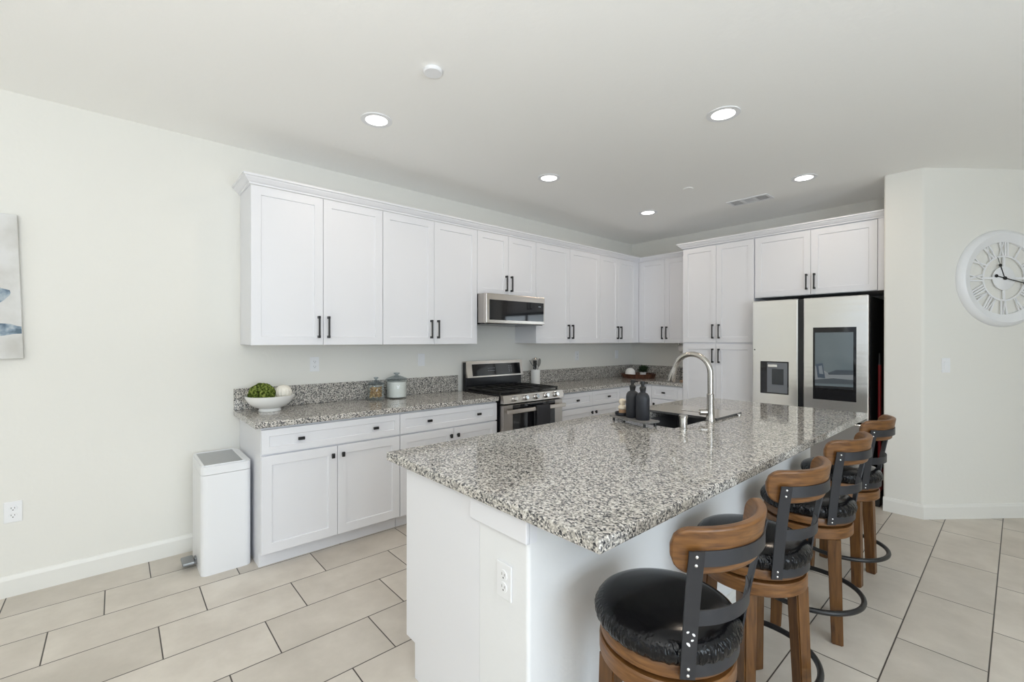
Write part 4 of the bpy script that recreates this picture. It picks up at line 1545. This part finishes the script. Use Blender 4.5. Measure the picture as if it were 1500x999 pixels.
# ------------------------------------------------------------------ bar stools
def make_stool():
    t = thing('bar_stool', '', 'bar stool', (0, 0, 0), 'swivel bar stools along the island')
    for (sx_, sy_) in ((1, -1), (1, 1), (-1, 1), (-1, -1)):
        m = MB()
        b2 = bmesh.new()
        top, bot = 0.110, 0.124
        ht, hb = 0.027, 0.023
        lo = [b2.verts.new((sx_ * bot + a * hb, sy_ * bot + b * hb, 0)) for a, b in ((-1, -1), (1, -1), (1, 1), (-1, 1))]
        hi = [b2.verts.new((sx_ * top + a * ht, sy_ * top + b * ht, 0.487)) for a, b in ((-1, -1), (1, -1), (1, 1), (-1, 1))]
        b2.faces.new(lo)
        b2.faces.new(hi)
        for i in range(4):
            b2.faces.new((lo[i], lo[(i + 1) % 4], hi[(i + 1) % 4], hi[i]))
        bmesh.ops.recalc_face_normals(b2, faces=b2.faces)
        bmesh.ops.bevel(b2, geom=list(b2.edges), offset=0.004, segments=2, affect='EDGES')
        m._merge(b2)
        m.build('leg', M_woodl, t)
    MB().lathe([(0.0, 0.488), (0.186, 0.488), (0.190, 0.492), (0.190, 0.532), (0.186, 0.537), (0.0, 0.537)], n=48).build('seat_apron', M_woodh, t)
    MB().lathe([(0.0, 0.5375), (0.110, 0.5375), (0.110, 0.5455), (0.0, 0.5455)], n=32).build('swivel_plate', M_black, t)
    MB().lathe([(0.0, 0.546), (0.180, 0.546), (0.187, 0.551), (0.189, 0.578), (0.185, 0.584), (0.0, 0.584)], n=48).build('seat_ring', M_woodh, t)
    rnd = random.Random(4)
    ph = [rnd.uniform(0, 6.28) for _ in range(6)]

    def pleat(r, z, a):
        k = max(0.0, (0.645 - z) / 0.06)
        k = min(1.0, k) if r > 0.14 else 0.0
        s = math.sin(36 * a + 3 * math.sin(3 * a + ph[0])) + 0.6 * math.sin(59 * a + ph[1] + 9 * (z - 0.6) * 10) + 0.5 * math.sin(23 * a + ph[2])
        return r + 0.0022 * k * s
    prof = [(0.0, 0.5845), (0.180, 0.5845), (0.191, 0.588), (0.199, 0.597), (0.2035, 0.608), (0.204, 0.619), (0.200, 0.630), (0.192, 0.641), (0.178, 0.650), (0.154, 0.657), (0.112, 0.661), (0.06, 0.663), (0.0, 0.6635)]
    MB().lathe(prof, n=192, rfun=pleat).build('seat_cushion', M_vinyl, t)
    al = math.radians(40)
    for s in (-1, 1):
        m = MB()
        b2 = bmesh.new()
        secs = []
        for k in range(9):
            f = k / 8
            z = 0.562 + f * 0.352
            r = 0.1935 + (0.024 * f * f + 0.044 * f)
            a = s * al
            c = Vector((r * math.cos(a), r * math.sin(a), z))
            tg = Vector((-math.sin(a), math.cos(a), 0))
            rd_ = Vector((math.cos(a), math.sin(a), 0))
            secs.append([b2.verts.new(c + tg * p_ * 0.0185 + rd_ * q_) for p_, q_ in ((-1, 0.0035), (1, 0.0035), (1, 0.0085), (-1, 0.0085))])
        for A, B in zip(secs[:-1], secs[1:]):
            for j in range(4):
                b2.faces.new((A[j], A[(j + 1) % 4], B[(j + 1) % 4], B[j]))
        b2.faces.new(secs[0])
        b2.faces.new(secs[-1])
        m._merge(b2)
        st = m.build('back_strap', M_iron, t)
        for z in (0.574, 0.592, 0.878, 0.901):
            f = (z - 0.562) / 0.352
            r = 0.1935 + (0.024 * f * f + 0.044 * f) + 0.0085
            MB().ball(r * math.cos(s * al), r * math.sin(s * al), z, 0.0048, 10).build('rivet', M_chrome, st)
    A1 = al + 0.05
    MB().arcband(0.1925, 0.1968, -A1, A1, 0.564, 0.604, 24).build('lower_band', M_iron, t)
    MB().arcband(0.2165, 0.2205, -al, al, 0.708, 0.746, 24).build('middle_band', M_iron, t)
    MB().arcband(0.2530, 0.2574, -al, al, 0.872, 0.910, 24).build('upper_band', M_iron, t)
    # curved wooden top rail with rounded ends
    m = MB()
    m.arcband(0.2175, 0.2430, -math.radians(53), math.radians(53), 0.846, 0.964, 48, lean=0.16, zc=0.846, roundend=True)
    rail = m.build('top_rail', M_woodh, t)
    bv = rail.modifiers.new('soft_edges', 'BEVEL')
    bv.width = 0.007
    bv.segments = 3
    bv.limit_method = 'ANGLE'
    bv.angle_limit = math.radians(40)
    pts = [(0.230 * math.cos(2 * PI * i / 64), 0.230 * math.sin(2 * PI * i / 64), 0.172) for i in range(64)]
    MB().tube(pts, 0.0115, 12, closed=True).build('foot_ring', M_black, t)
    return t


STOOLS = [(2.984, -4.312, 0, -5, 'nearest of the four bar stools, its black seat fully in view'),
          (2.966, -3.624, -30, -6, 'second bar stool from the front, right behind the nearest one'),
          (2.964, -2.915, 14, -6, 'third bar stool from the front, one leg standing clear on the tiles'),
          (2.946, -2.195, -5, -3, 'farthest bar stool, in front of the refrigerator side')]
SWIVEL = ('seat_ring', 'seat_cushion', 'back_strap', 'lower_band', 'middle_band', 'upper_band', 'top_rail')
proto = make_stool()
for i, (x, y, a, sw, lab) in enumerate(STOOLS):
    o = proto if i == 0 else copy_tree(proto)
    o.location = (x, y, 0)
    o.rotation_euler = (0, 0, math.radians(a))
    o['label'] = lab
    for ch in o.children:
        if ch.name.split('.')[0] in SWIVEL:
            ch.rotation_euler = (0, 0, math.radians(sw - a))

# pale paint scuffs on the near strap of the nearest stool
strap = [ch for ch in proto.children if ch.name.split('.')[0] == 'back_strap'][0]
for (dt, z, sy_, sz_) in ((-0.004, 0.662, 0.0035, 0.0085), (0.006, 0.672, 0.004, 0.003), (0.008, 0.688, 0.003, 0.006), (-0.006, 0.694, 0.004, 0.003)):
    f = (z - 0.562) / 0.352
    r = 0.1935 + (0.024 * f * f + 0.044 * f) + 0.0086
    a = -math.radians(40)
    mt = Matrix.Translation((r * math.cos(a) - math.sin(a) * dt, r * math.sin(a) + math.cos(a) * dt, z)) @ Matrix.Rotation(a, 4, 'Z') @ Matrix.Rotation(0.6, 4, 'X')
    MB().ball(0, 0, 0, 1.0, 10, (0.0006, sy_, sz_), mtx=mt).build('paint_scuff', M_plastw, strap)
